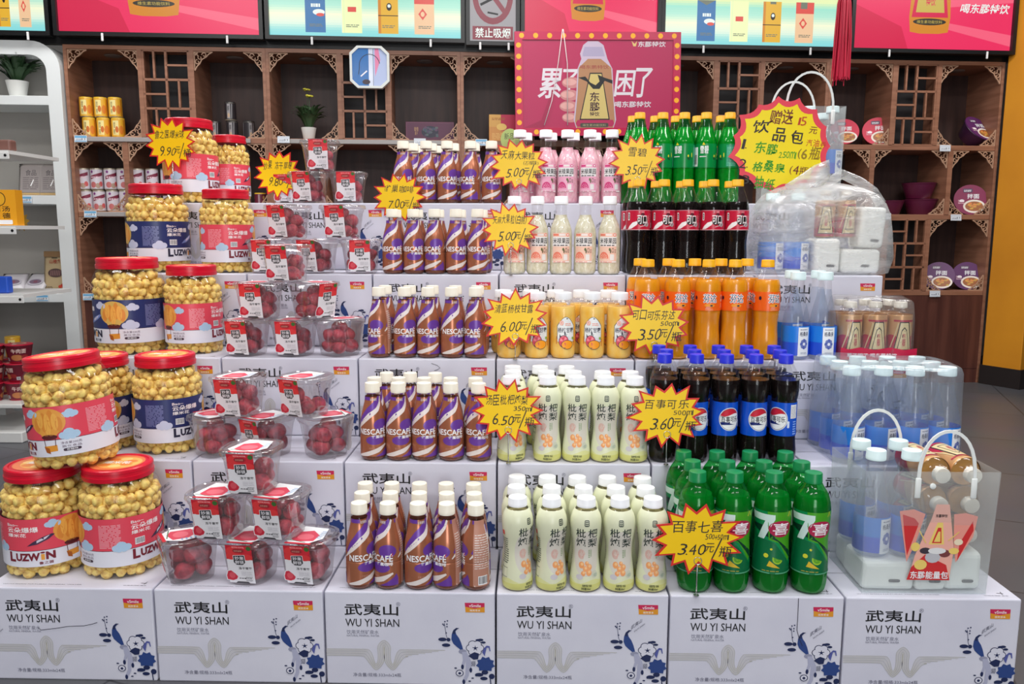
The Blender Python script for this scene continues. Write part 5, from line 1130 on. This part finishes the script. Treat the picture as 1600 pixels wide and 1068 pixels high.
# six-pack of golden drink on the middle step
z = TZ(2); y = TY[2]+.045; x = x_at(1329, y, z+.14)
for r_i in range(2):
    for i in range(3): energy('golden energy bottle, %s row of the wrapped six-pack, %s from left' % (ROWN[r_i], ORD[i]), x+i*.0645, y+r_i*.0645, z+.001, (10, 2, 0)[i], None, .95)
t = thing('shrink_wrap', 'clear shrink film with red printed band around the golden six-pack', 'plastic film', (x+.0645, y+.0322, z), (0, 0, 0), None, .95)
link('film', hull('film', .208, .142, [(.0006, .96), (.004, 1), (.05, 1), (.11, .99), (.14, .96), (.160, .93), (.167, .86), (.168, .4), (.167, .1)], WRAPC, 7, .006, seed=4), t)
a = Art(); a.poly([(-.1025, .002), (.1025, .002), (.1025, .034), (.07, .029), (.03, .036), (-.01, .029), (-.05, .036), (-.08, .03), (-.1025, .036)], ink(200, 26, 70, .3)); a.text('累了困了 喝东鹏特饮', -.085, .009, .05, .02, WHITE, .03)
link('printed_band', a.flat('printed_band', .0715), t, 'red printed band')
# knotted shopping bag on the fourth step
z = TZ(3); yc = TY[3]+.118; xl = x_at(1172, yc, z+.06); xr = x_at(1381, yc, z+.06); xc = (xl+xr)/2; w = xr-xl
for d_, u, yy in (('left', 1205, -.03), ('right', 1244, -.035)): water('water bottle inside the knotted shopping bag, %s one of two' % d_, x_at(u, yc+yy, z+.1), yc+yy, z+.004, 10)
tissue('white tissue pack low in the middle of the knotted shopping bag', x_at(1288, yc-.05, z+.05), yc-.03, z+.004, .072, .1, .098)
tissue('white tissue pack lying at lower right of the knotted shopping bag', x_at(1339, yc-.05, z+.04), yc-.03, z+.004, .108, .1, .068, (0, 0, 0))
tissue('white tissue pack upright at upper right of the knotted shopping bag', x_at(1357, yc-.05, z+.13), yc-.03, z+.076, .07, .09, .115, (0, rad(3), 0))
for i in range(2): energy('golden energy bottle in the knotted shopping bag, %s of two' % ('left', 'right')[i], x_at(1283+i*31, yc, z+.16), yc-.03, z+.105, (-8, 12)[i], None, .86)
t = thing('shopping_bag', 'translucent white shopping bag stuffed with a drinks bundle', 'bag', (xc, yc, z))
link('bag_skin', hull('bag_skin', w, .215, [(.0006, .9), (.008, .97), (.05, 1.0), (.12, .99), (.17, .95), (.20, .88), (.225, .78), (.24, .62), (.25, .42), (.255, .2), (.256, .05)], SHOPBAG, 4.5, .013, 84, 9), t)
for nm, pts, wd2 in (('bag_handle', [(-.10, -.03, .235), (-.06, -.035, .262), (-.02, -.03, .290), (.01, -.03, .305), (.0, -.02, .285), (-.03, -.02, .255)], .035), ('bag_handle', [(.0, -.02, .252), (.05, -.025, .285), (.10, -.03, .262), (.14, -.03, .235), (.165, -.03, .20)], .022)):
    link(nm, tube_mesh(nm, pts, 0, SHOPBAG, 8, (wd2, .006)), t)

# ------------------------------------------------------------------ things on the cabinet shelves
def s_at(u, d, z):
    s = 2.0
    for _ in range(5):
        a = proj(cab(s, d, z))[0]; b = proj(cab(s+.01, d, z))[0]; s += (u-a)/(b-a)*.01
    return s
SH1, SH2, SH3 = ZS[1]+.0152, ZS[2]+.0152, ZS[3]+.0152
def on(u, d, z): return cab(s_at(u, d, z), d, z)
def can_parts(nm, r, h, base, draw, lid):
    pr = [(0, r*.9), (.002, r*.96), (.006, r), (h-.006, r), (h-.002, r*.96)]
    a = Art(); full(a, .007, h-.007, base); draw(a, h)
    lm = mat('tin_rim', (190, 180, 160), .3, .6)
    return [('can_body', lathe(nm+'_body', pr, lm, 24)), ('label', a.wrap(nm+'_label', pr)), ('lid', lathe(nm+'_lid', [(h-.006, r*1.01), (h, r*1.0), (h+.001, r*.95), (h-.001, r*.9), (h-.001, .0005)], lid, 24))]
YC = ink(232, 176, 48, .35)
def d_y(a, h):
    for o in (0, 180):
        a.rect(-26+o, h*.14, 26+o, h*.86, ink(238, 222, 150)); a.text('八宝', -22+o, h*.5, -2+o, h*.8, ink(70, 40, 20), .02); a.text('粥', -18+o, h*.2, -4+o, h*.42, ink(70, 40, 20)); a.ell(12+o, h*.42, 14, h*.16, ink(206, 110, 40)); a.ell(50+o, h*.4, 20, h*.22, ink(220, 130, 40)); a.rect(70+o, h*.1, 84+o, h*.9, ink(206, 130, 30))
CANY = can_parts('yellow_can', .036, .112, YC, d_y, mat('yellow_lid', (236, 190, 50), .4))
def d_w(a, h):
    for o in (0, 180):
        a.poly([(-60+o, h*.48), (60+o, h*.68), (60+o, h*.84), (-60+o, h*.64)], ink(128, 40, 66)); a.lines(-50+o, h*.56, 50+o, h*.72, 1, ink(230, 200, 210), 4, .4); a.ell(-30+o, h*.24, 26, h*.14, ink(196, 110, 110)); a.ell(12+o, h*.20, 24, h*.12, ink(176, 150, 130)); a.ell(40+o, h*.28, 18, h*.12, ink(206, 90, 90)); a.ell(-40+o, h*.84, 12, h*.06, ink(130, 60, 130))
CANW = can_parts('white_can', .034, .122, ink(214, 206, 214, .35), d_w, mat('tin_rim', (190, 180, 160), .3))
def d_d(a, h):
    for o in (0, 120, 240): a.rect(-20+o, h*.1, 12+o, h*.9, ink(150, 146, 148)); a.text('咖啡', -16+o, h*.5, 4+o, h*.8, ink(40, 36, 40), .02); a.ell(-4+o, h*.28, 12, h*.12, ink(190, 160, 130)); a.line([(24+o, h*.1), (30+o, h*.9)], 4, ink(200, 196, 200), .002)
CAND = can_parts('dark_can', .032, .104, ink(46, 42, 46, .3), d_d, mat('black_lid', (40, 38, 40), .4))
def d_r(a, h):
    for o in (0, 120, 240): a.rect(-40+o, h*.08, -22+o, h*.92, ink(170, 140, 150)); a.poly([(-10+o, h*.2), (26+o, h*.5), (26+o, h*.62), (-10+o, h*.36)], ink(206, 190, 196)); a.ell(16+o, h*.76, 12, h*.1, ink(190, 150, 90))
CANR = can_parts('wine_can', .033, .112, ink(110, 36, 58, .35), d_r, mat('yellow_lid', (236, 190, 50), .4))
ROW = ['bottom', 'upper']
for j in range(2):
    for i, u in enumerate((141, 163.5, 186)): make('food_can', 'yellow food can on the left cabinet, %s layer, %s from left' % (ROW[j], ORD[i]), 'can', CANY, on(u-j*2.5, .10, SH1)+Vector((0, 0, .1135*j)), ANG-.05, 1, 'yellow cans on the top left shelf')
    for i, u in enumerate((137, 157, 178, 198)): make('drink_can', 'white drink can on the middle left shelf, %s layer, %s from left' % (ROW[j], ORD[i]), 'can', CANW, on(u-j*2, .09, SH2)+Vector((0, 0, .1235*j)), ANG+.3*i, 1, 'white cans on the middle left shelf')
    for i, u in enumerate((221, 243, 266)): make('drink_can', 'white drink can behind the popcorn jars, %s layer, %s from left' % (ROW[j], ORD[i]), 'can', CANW, on(u-j*2, .09, SH2)+Vector((0, 0, .1235*j)), ANG+.4*i, 1, 'white cans behind the popcorn jars')
for j in range(2): make('drink_can', 'black and silver can stacked on the top shelf, %s of two' % ROW[j], 'can', CAND, on(364-j*2, .10, SH1)+Vector((0, 0, .1055*j)), ANG, 1, 'black cans on the top shelf')
make('drink_can', 'single black and silver can right of the stacked pair', 'can', CAND, on(390, .10, SH1), ANG+.6, 1, 'black cans on the top shelf')
make('drink_can', 'black can partly behind the topmost popcorn jar', 'can', CAND, on(337, .10, SH1), ANG+.2, .97, 'black cans on the top shelf')
for j in range(2): make('drink_can', 'wine-red can with yellow lid right of the popcorn jars, %s of two' % ROW[j], 'can', CANR, on(384-j*1.5, .10, SH2)+Vector((0, 0, .1135*j)), ANG, 1, 'wine-red cans on the middle shelf')
make('drink_can', 'wine-red can standing beside the stacked wine-red pair', 'can', CANR, on(408, .10, SH2), ANG+.5, 1, 'wine-red cans on the middle shelf')

LEAF = mat('dark_leaf', (52, 82, 50), .5); LEAF2 = mat('mid_leaf', (66, 92, 58), .5); FLY = mat('yellow_blossom', (216, 208, 70), .5); POTM = mat('white_pot', (232, 232, 228), .35); SOIL = mat('soil', (60, 46, 38), .9)
def pot_plant(nm, desc, loc, rz, sc, n, spread, hgt, lm, fl=0, seed=1):
    r = random.Random(seed); t = thing(nm, desc, 'plant', loc, (0, 0, rz), None, sc)
    link('pot', lathe('pot', [(0, .030), (.003, .032), (.07, .044), (.074, .045), (.074, .041), (.066, .040), (.066, .0005)], POTM, 28, None, (True, False)), t)
    link('soil', lathe('soil', [(.062, .0385), (.067, .03), (.067, .0005)], SOIL, 20), t)
    bm = bmesh.new()
    for k in range(n):
        a = r.uniform(0, 6.28); L = hgt*r.uniform(.55, 1.1); q = spread*r.uniform(.15, 1.15); b = Vector((.015*cos(a), .015*sin(a), .066)); w = r.uniform(.006, .010)
        pts = [b+Vector((q*cos(a)*t_, q*sin(a)*t_, L*(t_**.7)*(1-.35*t_*t_))) for t_ in (0, .3, .6, .85, 1)]; sd = Vector((-sin(a), cos(a), 0)); pr_ = None
        for i, p in enumerate(pts):
            ww = w*(.5, 1, 1, .6, .05)[i]; cur = (bm.verts.new(p+sd*ww), bm.verts.new(p-sd*ww+Vector((0, 0, ww*.5))))
            if pr_: bm.faces.new((pr_[0], pr_[1], cur[1], cur[0]))
            pr_ = cur
    o = link('leaves', mesh_of(bm, 'leaves', lm, True), t); o['kind'] = 'stuff'
    if fl:
        bm = bmesh.new(); st = bmesh.new()
        for k in range(fl):
            a = r.uniform(0, 6.28); q = spread*r.uniform(.2, .7); p = Vector((q*cos(a), q*sin(a), hgt*r.uniform(1.0, 1.5)+.05)); add_tube(st, [(0, 0, .066), (p.x*.5, p.y*.5, p.z*.6), p], .0016, 5)
            for m_ in range(5):
                g = bmesh.ops.create_icosphere(bm, subdivisions=1, radius=.012)
                for v in g['verts']: v.co = p+Vector((v.co.x, v.co.y, v.co.z*.5))+Vector((.013*cos(m_*1.26), .013*sin(m_*1.26), .004*(m_ % 2)))
        link('flower_stems', mesh_of(st, 'flower_stems', LEAF), t); o = link('blossoms', mesh_of(bm, 'blossoms', FLY, True), t); o['kind'] = 'stuff'
pot_plant('potted_plant', 'small dark green plant in a white pot on the top shelf', on(483, .10, SH1), 0, .98, 150, .085, .19, LEAF2, 2, 5)
pot_plant('potted_plant', 'dry brownish potted plant behind the green soda bottles', on(1074, .10, SH1), 0, .9, 60, .07, .15, mat('dry_leaf', (112, 104, 82), .6), 0, 6)

def art_box(nm, desc, u, d, z, w, dp, h, col, a, rz=0, tilt=0, group=None):
    bm = bmesh.new(); ms = [col]; add_box(bm, -w/2, 0, 0, w/2, dp, h, 0, .0015, 1); a.into(bm, ms, Matrix.Translation((-w/2, 0, 0)), .0005)
    return thing(nm, desc, 'box', on(u, d, z), (tilt, 0, ANG+rz), group, 1, mesh_of(bm, nm, ms))
pur_ = ink(84, 44, 66); a = Art(); w, h = .285, .112; a.rect(.004, .004, w-.004, h-.004, ink(120, 70, 92)); a.rect(.007, .007, w-.007, h-.007, ink(92, 50, 74)); a.ell(w*.5, h*.48, .05, .034, ink(50, 50, 66))
for k in range(26): r = random.Random(k); a.ell(w*.5+r.uniform(-.045, .045), h*.48+r.uniform(-.024, .026), .008, .007, ink(66+k % 3*14, 70+k % 4*9, 96), n=10)
a.text('葡萄', .05, h*.5, .075, h*.72, ink(190, 150, 110)); a.text('果干', .054, h*.3, .071, h*.48, ink(190, 150, 110))
art_box('snack_box', 'purple snack box with dark fruit picture on the top shelf', 672, .07, SH1, w, .05, h, pur_, a, 0, 0)
a = Art(); w, h = .165, .158; a.rect(0, 0, w, h*.55, ink(214, 150, 80)); a.rect(0, h*.55, w*.5, h, ink(222, 170, 90)); a.rect(w*.42, h*.4, w, h, ink(190, 40, 76)); a.ell(w*.45, h*.55, .03, .02, ink(240, 200, 110)); a.lines(w*.1, h*.1, w*.8, h*.35, 5, ink(236, 196, 120), 4, .4); a.lines(w*.1, h*.8, w*.6, h*.9, 2, ink(170, 100, 40), 4)
art_box('gift_box', 'gold and crimson gift box left of the hanging poster', 786, .07, SH1, w, .06, h, ink(196, 140, 70), a)
a = Art(); a.rect(0, .02, .16, .03, ink(226, 70, 60))
art_box('snack_box', 'flat red packet lying on the middle shelf behind the coffee', 560, .06, SH2, .17, .12, .045, ink(196, 30, 40), a)
tg = Art(); tg.ell(0, 0, .03, .034, ink(170, 190, 110)); tg.text('新品', -.018, 0, .012, .02, BLACK); tg.text('0', -.008, -.022, .0, -.006, BLACK)
bm = bmesh.new(); lathe('d', [(0, .03), (.0012, .03)], None, 20, bm=bm); bm.transform(Matrix.Rotation(rad(90), 4, 'X')); ms = [ink(170, 190, 110)]; tg.into(bm, ms, Matrix.Translation((0, -.0012, 0)))
P = at_y(797, 218, TY[4]+.088); bm2 = bm; add_tube(bm2, [(0, .002, -.03), (0, .002, TZ(4)-P.z+.001)], .0012, 6)
thing('round_tag', 'round green handwritten tag behind the first pink drink', 'sign', P, (0, 0, 0), None, 1, mesh_of(bm2, 'round_tag', ms))

# instant noodle bowls
def bowl_parts(nm, col, lidcol):
    c = mat(nm+'_paper', col, .4); pr = [(0, .045), (.002, .047), (.055, .064), (.060, .066), (.062, .068), (.064, .066)]
    a = Art(); a.ell(0, 0, .0675, .0675, ink(*lidcol), n=36); a.ell(.014, -.030, .044, .030, ink(236, 226, 214), n=24); a.ell(.014, -.030, .036, .022, ink(160, 96, 50), n=20)
    for k in range(18): r = random.Random(k); a.ell(.014+r.uniform(-.026, .026), -.030+r.uniform(-.014, .014), .006, .004, ink(196+k % 3*14, 130+k % 4*14, 70), n=8)
    a.text('拌面', -.014, .004, .034, .026, WHITE, .04); a.rrect(-.03, .032, .008, .05, .004, .004, ink(90, 60, 90)); a.lines(-.026, .036, .004, .046, 2, WHITE, 4); a.ell(-.035, -.005, .01, .006, WHITE); a.lines(-.05, -.018, -.026, .002, 3, ink(240, 200, 210), 2, .4)
    top = a.flat(nm+'_lid', 0, .00005, Matrix(((1, 0, 0, 0), (0, 0, 1, 0), (0, -1, 0, .0652), (0, 0, 0, 1))))
    return [('bowl_body', lathe(nm+'_body', pr, c, 36)), ('foil_lid', top)]
BW = {'red': bowl_parts('red_bowl', (150, 22, 52), (204, 18, 62)), 'magenta': bowl_parts('magenta_bowl', (96, 26, 60), (132, 30, 76)), 'purple': bowl_parts('purple_bowl', (66, 30, 72), (92, 38, 96))}
def bowl(kind, desc, u, v, d, zf, tilt=78, rz=0, sc=1):
    """tilted bowls lean back on their side with the lid towards the shop"""
    sc *= 1.5; T_ = rad(tilt); z = zf+.0006+max(.068*sin(T_)-.065*cos(T_), .047*sin(T_))*sc; s = s_at(u, d, z+.04); rz -= .42 if tilt else 0; return make('noodle_bowl', desc, 'noodle bowl', BW[kind], cab(s, d, z), 0, sc, 'instant noodle bowls on the right cabinet', (rad(tilt), 0, ANG+rz))
bowl('red', 'red noodle bowl tilted forward on the top right shelf', 1368, 0, .16, SH1, 70, .1, .9)
bowl('red', 'red noodle bowl half hidden behind the carry bag handles', 1316, 0, .19, SH1, 66, .1, .86)
bowl('purple', 'purple noodle bowl leaning at the far right of the top shelf', 1513, 0, .17, SH1, 50, .75)
bowl('magenta', 'magenta noodle bowl facing out at right end of the middle shelf', 1510, 0, .16, SH2, 76, .1, .95)
for j in range(2): bowl('magenta', 'upright magenta bowl on the middle shelf, %s of two stacked' % ROW[j], 1437-j*2, 0, .14, SH2+j*.0665*1.5, 0, 0)
bowl('magenta', 'upright magenta noodle bowl left of the stacked pair', 1388, 0, .14, SH2, 0, 0, .9)
bowl('purple', 'purple noodle bowl facing out on the bottom right shelf, left one', 1466, 0, .16, SH3, 72, -.1, .9)
bowl('purple', 'purple noodle bowl facing out on the bottom right shelf, right one', 1506, 0, .16, SH3, 72, .1, .9)

# shelf price tags
def tag_mesh(c):
    bm = bmesh.new(); ms = [mat('tag_paper', (214, 220, 226), .4)]; add_box(bm, -.034, 0, -.019, .034, .003, .019); a = Art(); a.rect(-.031, -.016, .031, .016, ink(226, 232, 238)); a.rect(-.031, .004, .031, .016, c); a.rect(-.031, -.016, .031, -.011, c); a.lines(-.026, -.009, .01, .002, 2, GRY, 4); a.text('9.9', .004, -.009, .026, .003, ink(60, 60, 70))
    a.into(bm, ms, Matrix.Identity(4)); return mesh_of(bm, 'price_tag', ms)
TAGB = tag_mesh(ink(110, 170, 210)); TAGW = tag_mesh(ink(206, 212, 222))
for me, u, z, ds in ((TAGB, 126, SH1-.015, 'under the yellow food cans'), (TAGB, 141, SH2-.015, 'under the white cans at the left'), (TAGB, 139, SH3-.015, 'on the lowest left shelf beside the balloon jar'), (TAGW, 443, SH1-.008, 'left of the potted plant'), (TAGW, 656, SH1-.012, 'under the purple snack box'), (TAGB, 752, SH1-.012, 'under the gold gift box'), (TAGW, 1477, SH1-.018, 'left of the leaning purple bowl'), (TAGW, 1384, SH2-.012, 'beside the knotted shopping bag'), (TAGW, 1494, SH2-.018, 'under the facing magenta bowl'), (TAGW, 1461, SH3-.018, 'under the two facing purple bowls')):
    thing('price_tag', 'small shelf price tag '+ds, 'price tag', on(u, -.0125, z), (rad(-6), 0, ANG), 'shelf price tags', 1, me)

# ------------------------------------------------------------------ white shelving unit at the left
WU = mat('white_lacquer', (226, 230, 230), .35); WUB = mat('unit_back_grey', (176, 172, 166), .5)
UW, UH, pw = 1.25, cabpx(40, 63, -.03)[1], .074
zsh = [cabpx(100, 157, -.03)[1], cabpx(100, 312, -.03)[1], cabpx(120, 465, -.03)[1]]
uo = thing('white_shelf_unit', 'white lacquered shelving unit with rounded top corner at far left', 'shelving unit', cab(-.008-UW, -.03, 0), (0, 0, ANG))
bm = bmesh.new(); R0, R1 = .15, .085
def arc_rect(inset, r, x0, x1, z0, z1):
    pts = [(x1-inset, z0)]
    pts += [(x1-inset-r+r*cos(rad(q)), z1-inset-r+r*sin(rad(q))) for q in range(0, 91, 10)]
    pts += [(x0+inset+r-r*sin(rad(q)), z1-inset-r+r*cos(rad(q))) for q in range(0, 91, 10)]
    return pts+[(x0+inset, z0)]
oP = arc_rect(0, R0, 0, UW, 0, UH); iP = arc_rect(pw, R1, 0, UW, 0, UH)
lay = []
for y in (0, .34): lay.append(([bm.verts.new((x, y, z)) for x, z in oP], [bm.verts.new((x, y, z)) for x, z in iP]))
(fo, fi), (bo, bi) = lay
for i in range(len(oP)-1):
    bm.faces.new((fo[i], fo[i+1], fi[i+1], fi[i])); bm.faces.new((bo[i+1], bo[i], bi[i], bi[i+1])); bm.faces.new((fo[i+1], fo[i], bo[i], bo[i+1])); bm.faces.new((fi[i], fi[i+1], bi[i+1], bi[i]))
link('arch_frame', mesh_of(bm, 'arch_frame', WU), uo)
link('back_board', box_mesh('back_board', pw*.6, .30, 0, UW-pw*.6, .335, UH-.04, WUB), uo)
for z in zsh: link('shelf', box_mesh('shelf', pw-.004, .002, z-.026, UW-pw+.004, .30, z+.024, WU, .002), uo)
link('kick_board', box_mesh('kick_board', pw, .01, .0, UW-pw, .03, .1, WU), uo)
pot_plant('orchid_pot', 'potted plant with yellow blossoms on the white shelf unit', on(29, .10, zsh[0]+.0245), 0, 1.3, 110, .10, .15, LEAF, 9, 9)
def sachet(nm, desc, u, d, z, w, h, col, a, lean=8, rz=0, th=.02):
    bm = bmesh.new(); n = 8; ms = [col]
    g = [[None]*(n+1) for _ in range(2*(n+1))]
    for sd in (0, 1):
        for j in range(n+1):
            for i in range(n+1):
                x = (i/n-.5)*w; zz = j/n*h; bl = th*(max(0, sin(pi*i/n))*max(0, sin(pi*min(1, j/n*1.02))))**.5*(1 if sd else -1); bm_v = bm.verts.new((x, bl*.5, zz)); g[sd*(n+1)+j][i] = bm_v
    for sd in (0, 1):
        for j in range(n):
            for i in range(n): q = (g[sd*(n+1)+j][i], g[sd*(n+1)+j][i+1], g[sd*(n+1)+j+1][i+1], g[sd*(n+1)+j+1][i]); bm.faces.new(q if sd == 0 else q[::-1])
    bmesh.ops.remove_doubles(bm, verts=bm.verts[:], dist=1e-5)
    t = thing(nm, desc, 'packet', on(u, d, z), (rad(-lean), 0, ANG+rz)); link('pouch', mesh_of(bm, 'pouch', ms, True), t)
    if a: link('print', a.flat('print', th*.5+.0006), t)
GP = mat('grey_printed_pouch', (164, 156, 152), .25, bump=(60, .4))
def gp_art(w, h):
    a = Art(); a.rect(-w*.4, h*.1, w*.4, h*.9, ink(150, 142, 140)); a.lines(-w*.3, h*.2, w*.34, h*.6, 7, ink(110, 102, 104), 6, .4); a.text('食品', -w*.2, h*.62, w*.24, h*.8, ink(70, 64, 70)); a.rect(-w*.4, 0.004, w*.4, h*.09, ink(190, 160, 110)); a.poly([(0, h*.3), (w*.12, h*.5), (w*.16, h*.5), (w*.05, h*.3)], ink(236, 236, 236)); return a
for i, u in enumerate((48, 79)): sachet('snack_packet', 'grey printed snack packet on the white unit, %s of two' % ('left', 'right')[i], u, .10, zsh[1]+.0245, .135, .19, GP, gp_art(.135, .19), 12, -.04*i)
a = Art(); a.rect(-.062, .205, .062, .236, ink(150, 116, 80)); a.text('山楂条', -.03, .165, .034, .19, ink(170, 60, 40), .01); a.ell(.004, .11, .042, .026, ink(92, 70, 66)); 
for k in range(6): a.line([(-.024+.01*k, .095), (-.02+.01*k, .125)], .005, ink(150, 110, 110))
a.ell(.045, .035, .012, .011, ink(196, 50, 40)); a.ell(.03, .03, .01, .009, ink(206, 70, 50)); a.poly([(.04, .046), (.05, .056), (.055, .046)], LEAF); a.rect(-.018, .196, .014, .201, ink(70, 60, 50)); a.lines(-.05, .02, -.01, .035, 2, ink(120, 100, 80))
sachet('kraft_pouch', 'kraft paper pouch with oval window leaning on the white unit', 88, .10, zsh[2]+.0245, .135, .24, mat('kraft_paper', (202, 178, 138), .6, bump=(90, .2)), a, 9, .0, .035)
WP = mat('white_foil_packet', (222, 218, 224), .3, bump=(50, .5))
for i, (u, d) in enumerate(((18, .06), (50, .07))):
    a = Art(); a.ell(0, .06, .045, .03, ink(200, 196, 206)); a.ell(0, .06, .035, .02, ink(130, 110, 130)); a.text('糖', -.01, .05, .012, .07, ink(150, 50, 70)); sachet('snack_packet', 'white oval-printed packet lying on the white unit, %s of two' % ('left', 'right')[i], u, d, zsh[2]+.036, .135, .15, WP, a, 52, .2-.3*i, .03)
for u, k, ds in ((40, 1, 'under the grey snack packets'), (66, 2, 'under the kraft paper pouch')): thing('price_tag', 'blue price tag on the white unit '+ds, 'price tag', on(u, -.044, zsh[k]), (rad(-5), 0, ANG), 'shelf price tags', 1, TAGB)
# ------------------------------------------------------------------ aisle shelving end at the left edge
yg = 1.9; gz = [at_y(10, 238, yg).z, at_y(18, 355, yg).z, at_y(26, 462, yg).z]
go = thing('aisle_shelving', 'white aisle shelving end with perforated brackets at the left edge', 'shelving unit', (0, yg, 0))
GW = mat('white_powder_coat', (222, 222, 220), .35)
for k, (z, u) in enumerate(zip(gz, (19, 30, 42))):
    xe = x_at(u, yg, z); bm = bmesh.new(); add_box(bm, xe-.55, -.02, z-.008, xe-.004, .35, z+.008)
    link('shelf_board', mesh_of(bm, 'shelf_board', GW), go)
    bm = bmesh.new(); add_box(bm, xe-.5, -.024, z-.030, xe, -.0205, z-.0005, 0, .0015); link('shelf_lip', mesh_of(bm, 'shelf_lip', GW), go)
    link('bracket_hole', lathe('bracket_hole', [(0, .006), (.0015, .006)], SB, 14), go, None, (xe-.016, -.0242, z-.014), (rad(90), 0, 0))
xb = x_at(44, yg, .04)
link('base_board', box_mesh('base_board', xb-.7, -.03, .0, xb-.01, .4, .05, GW, .004), go); link('upright', box_mesh('upright', xb-.58, .36, .0, xb-.5, .4, 1.7, GW), go)
link('base_shelf', box_mesh('base_shelf', xb-.7, -.03, .16, xb+.0, .4, .178, GW, .003), go); link('base_riser', box_mesh('base_riser', xb-.7, .30, .051, xb-.3, .36, .159, GW), go)
a = Art(); wv, hv = .12, .155; a.rect(0, 0, wv, hv, ink(240, 166, 30)); a.ell(.05, .115, .026, .03, ink(90, 60, 20)); a.ell(.05, .115, .022, .026, ink(240, 176, 40)); a.text('汤', .056, .06, .092, .084, ink(50, 36, 20), .03); a.text('德', .056, .030, .092, .055, ink(50, 36, 20), .03); a.text('面', .012, .06, .05, .084, ink(50, 36, 20), .03); a.rrect(.03, .005, .1, .024, .004, .004, WHITE)
xe = x_at(24, yg+.02, gz[1]+.05); bm = bmesh.new(); ms = [ink(232, 158, 30)]; add_box(bm, 0, 0, 0, wv, .05, hv); a.into(bm, ms, Matrix.Identity(4)); thing('snack_box', 'orange-yellow box with black characters on the aisle shelf', 'box', (xe-wv, yg+.03, gz[1]+.0085), (0, 0, 0), None, 1, mesh_of(bm, 'snack_box', ms))
bm = bmesh.new(); add_box(bm, 0, 0, 0, .08, .05, .05, 0, .008, 2); thing('snack_packet', 'brown snack packet on the topmost aisle shelf', 'packet', (x_at(8, yg, gz[0]+.04)-.08, yg+.03, gz[0]+.0085), (0, 0, 0), None, 1, mesh_of(bm, 'snack_packet', [mat('brown_packet', (120, 84, 76), .35)]))
bm = bmesh.new(); add_box(bm, 0, 0, 0, .06, .04, .075, 0, .006, 2); thing('snack_packet', 'blue packet on the lowest aisle bracket shelf', 'packet', (x_at(5, yg, gz[2]+.04)-.06, yg+.03, gz[2]+.0085), (0, 0, 0), None, 1, mesh_of(bm, 'snack_packet', [mat('blue_packet', (40, 84, 190), .3)]))
def cupn(nm, col, lid): 
    a = Art(); full(a, .004, .08, ink(*col)); 
    for o in (0, 120, 240): a.text('牛肉面', -34+o, .045, 34+o, .066, ink(230, 200, 190), .02); a.ell(-10+o, .025, 30, .014, ink(190, 120, 70)); a.ell(30+o, .028, 18, .010, ink(150, 40, 40)); a.barcode(46+o, .01, 66+o, .024)
    pr = [(0, .040), (.002, .042), (.078, .056), (.080, .058), (.083, .058), (.084, .056)]
    t = Art(); t.ell(0, 0, .056, .056, ink(*lid), n=28); t.ell(.01, -.008, .034, .028, ink(206, 176, 150)); t.ell(.01, -.008, .024, .018, ink(150, 80, 60)); t.text('面', -.03, .02, -.01, .04, WHITE)
    return [('cup_body', lathe(nm+'_body', pr, ink(*lid), 32)), ('label', a.wrap(nm+'_label', pr)), ('foil_lid', t.flat(nm+'_lid', 0, .00005, Matrix(((1, 0, 0, 0), (0, 0, 1, 0), (0, -1, 0, .0845), (0, 0, 0, 1)))))]
CN = cupn('noodle_cup', (116, 20, 42), (190, 28, 58))
for j, (z, lv) in enumerate(((.178, 'lower'), (.265, 'middle'), (.352, 'upper'))):
    for i, (u, dy_) in enumerate(((-14, .05), (30, .09), (2, .21))):
        if j == 2 and i == 2: continue
        make('noodle_cup', 'dark red noodle cup on the aisle base, %s layer, %s one' % (lv, ('front left', 'front right', 'back')[i]), 'noodle cup', CN, (x_at(u, yg+dy_, z+.05), yg+dy_, z+.0005), .6*i+j, 1, 'stacked noodle cups at the left edge')
make('food_can', 'yellow tin lying behind the upper noodle cups', 'can', CANY, (x_at(20, yg+.22, .42), yg+.22, .3515), .4, .9)
P = at_y(34, 346, yg+.36)
st = sign_card('star', .04, .05, 9, .6, 3, lambda a, x, y: a, .86, mat('gold_star', (176, 136, 40), .4), False, mat('gold_star', (176, 136, 40), .4)); thing('star_ornament', 'small gold star ornament behind the orange-yellow box', 'ornament', P, (0, 0, 0), None, 1, st)
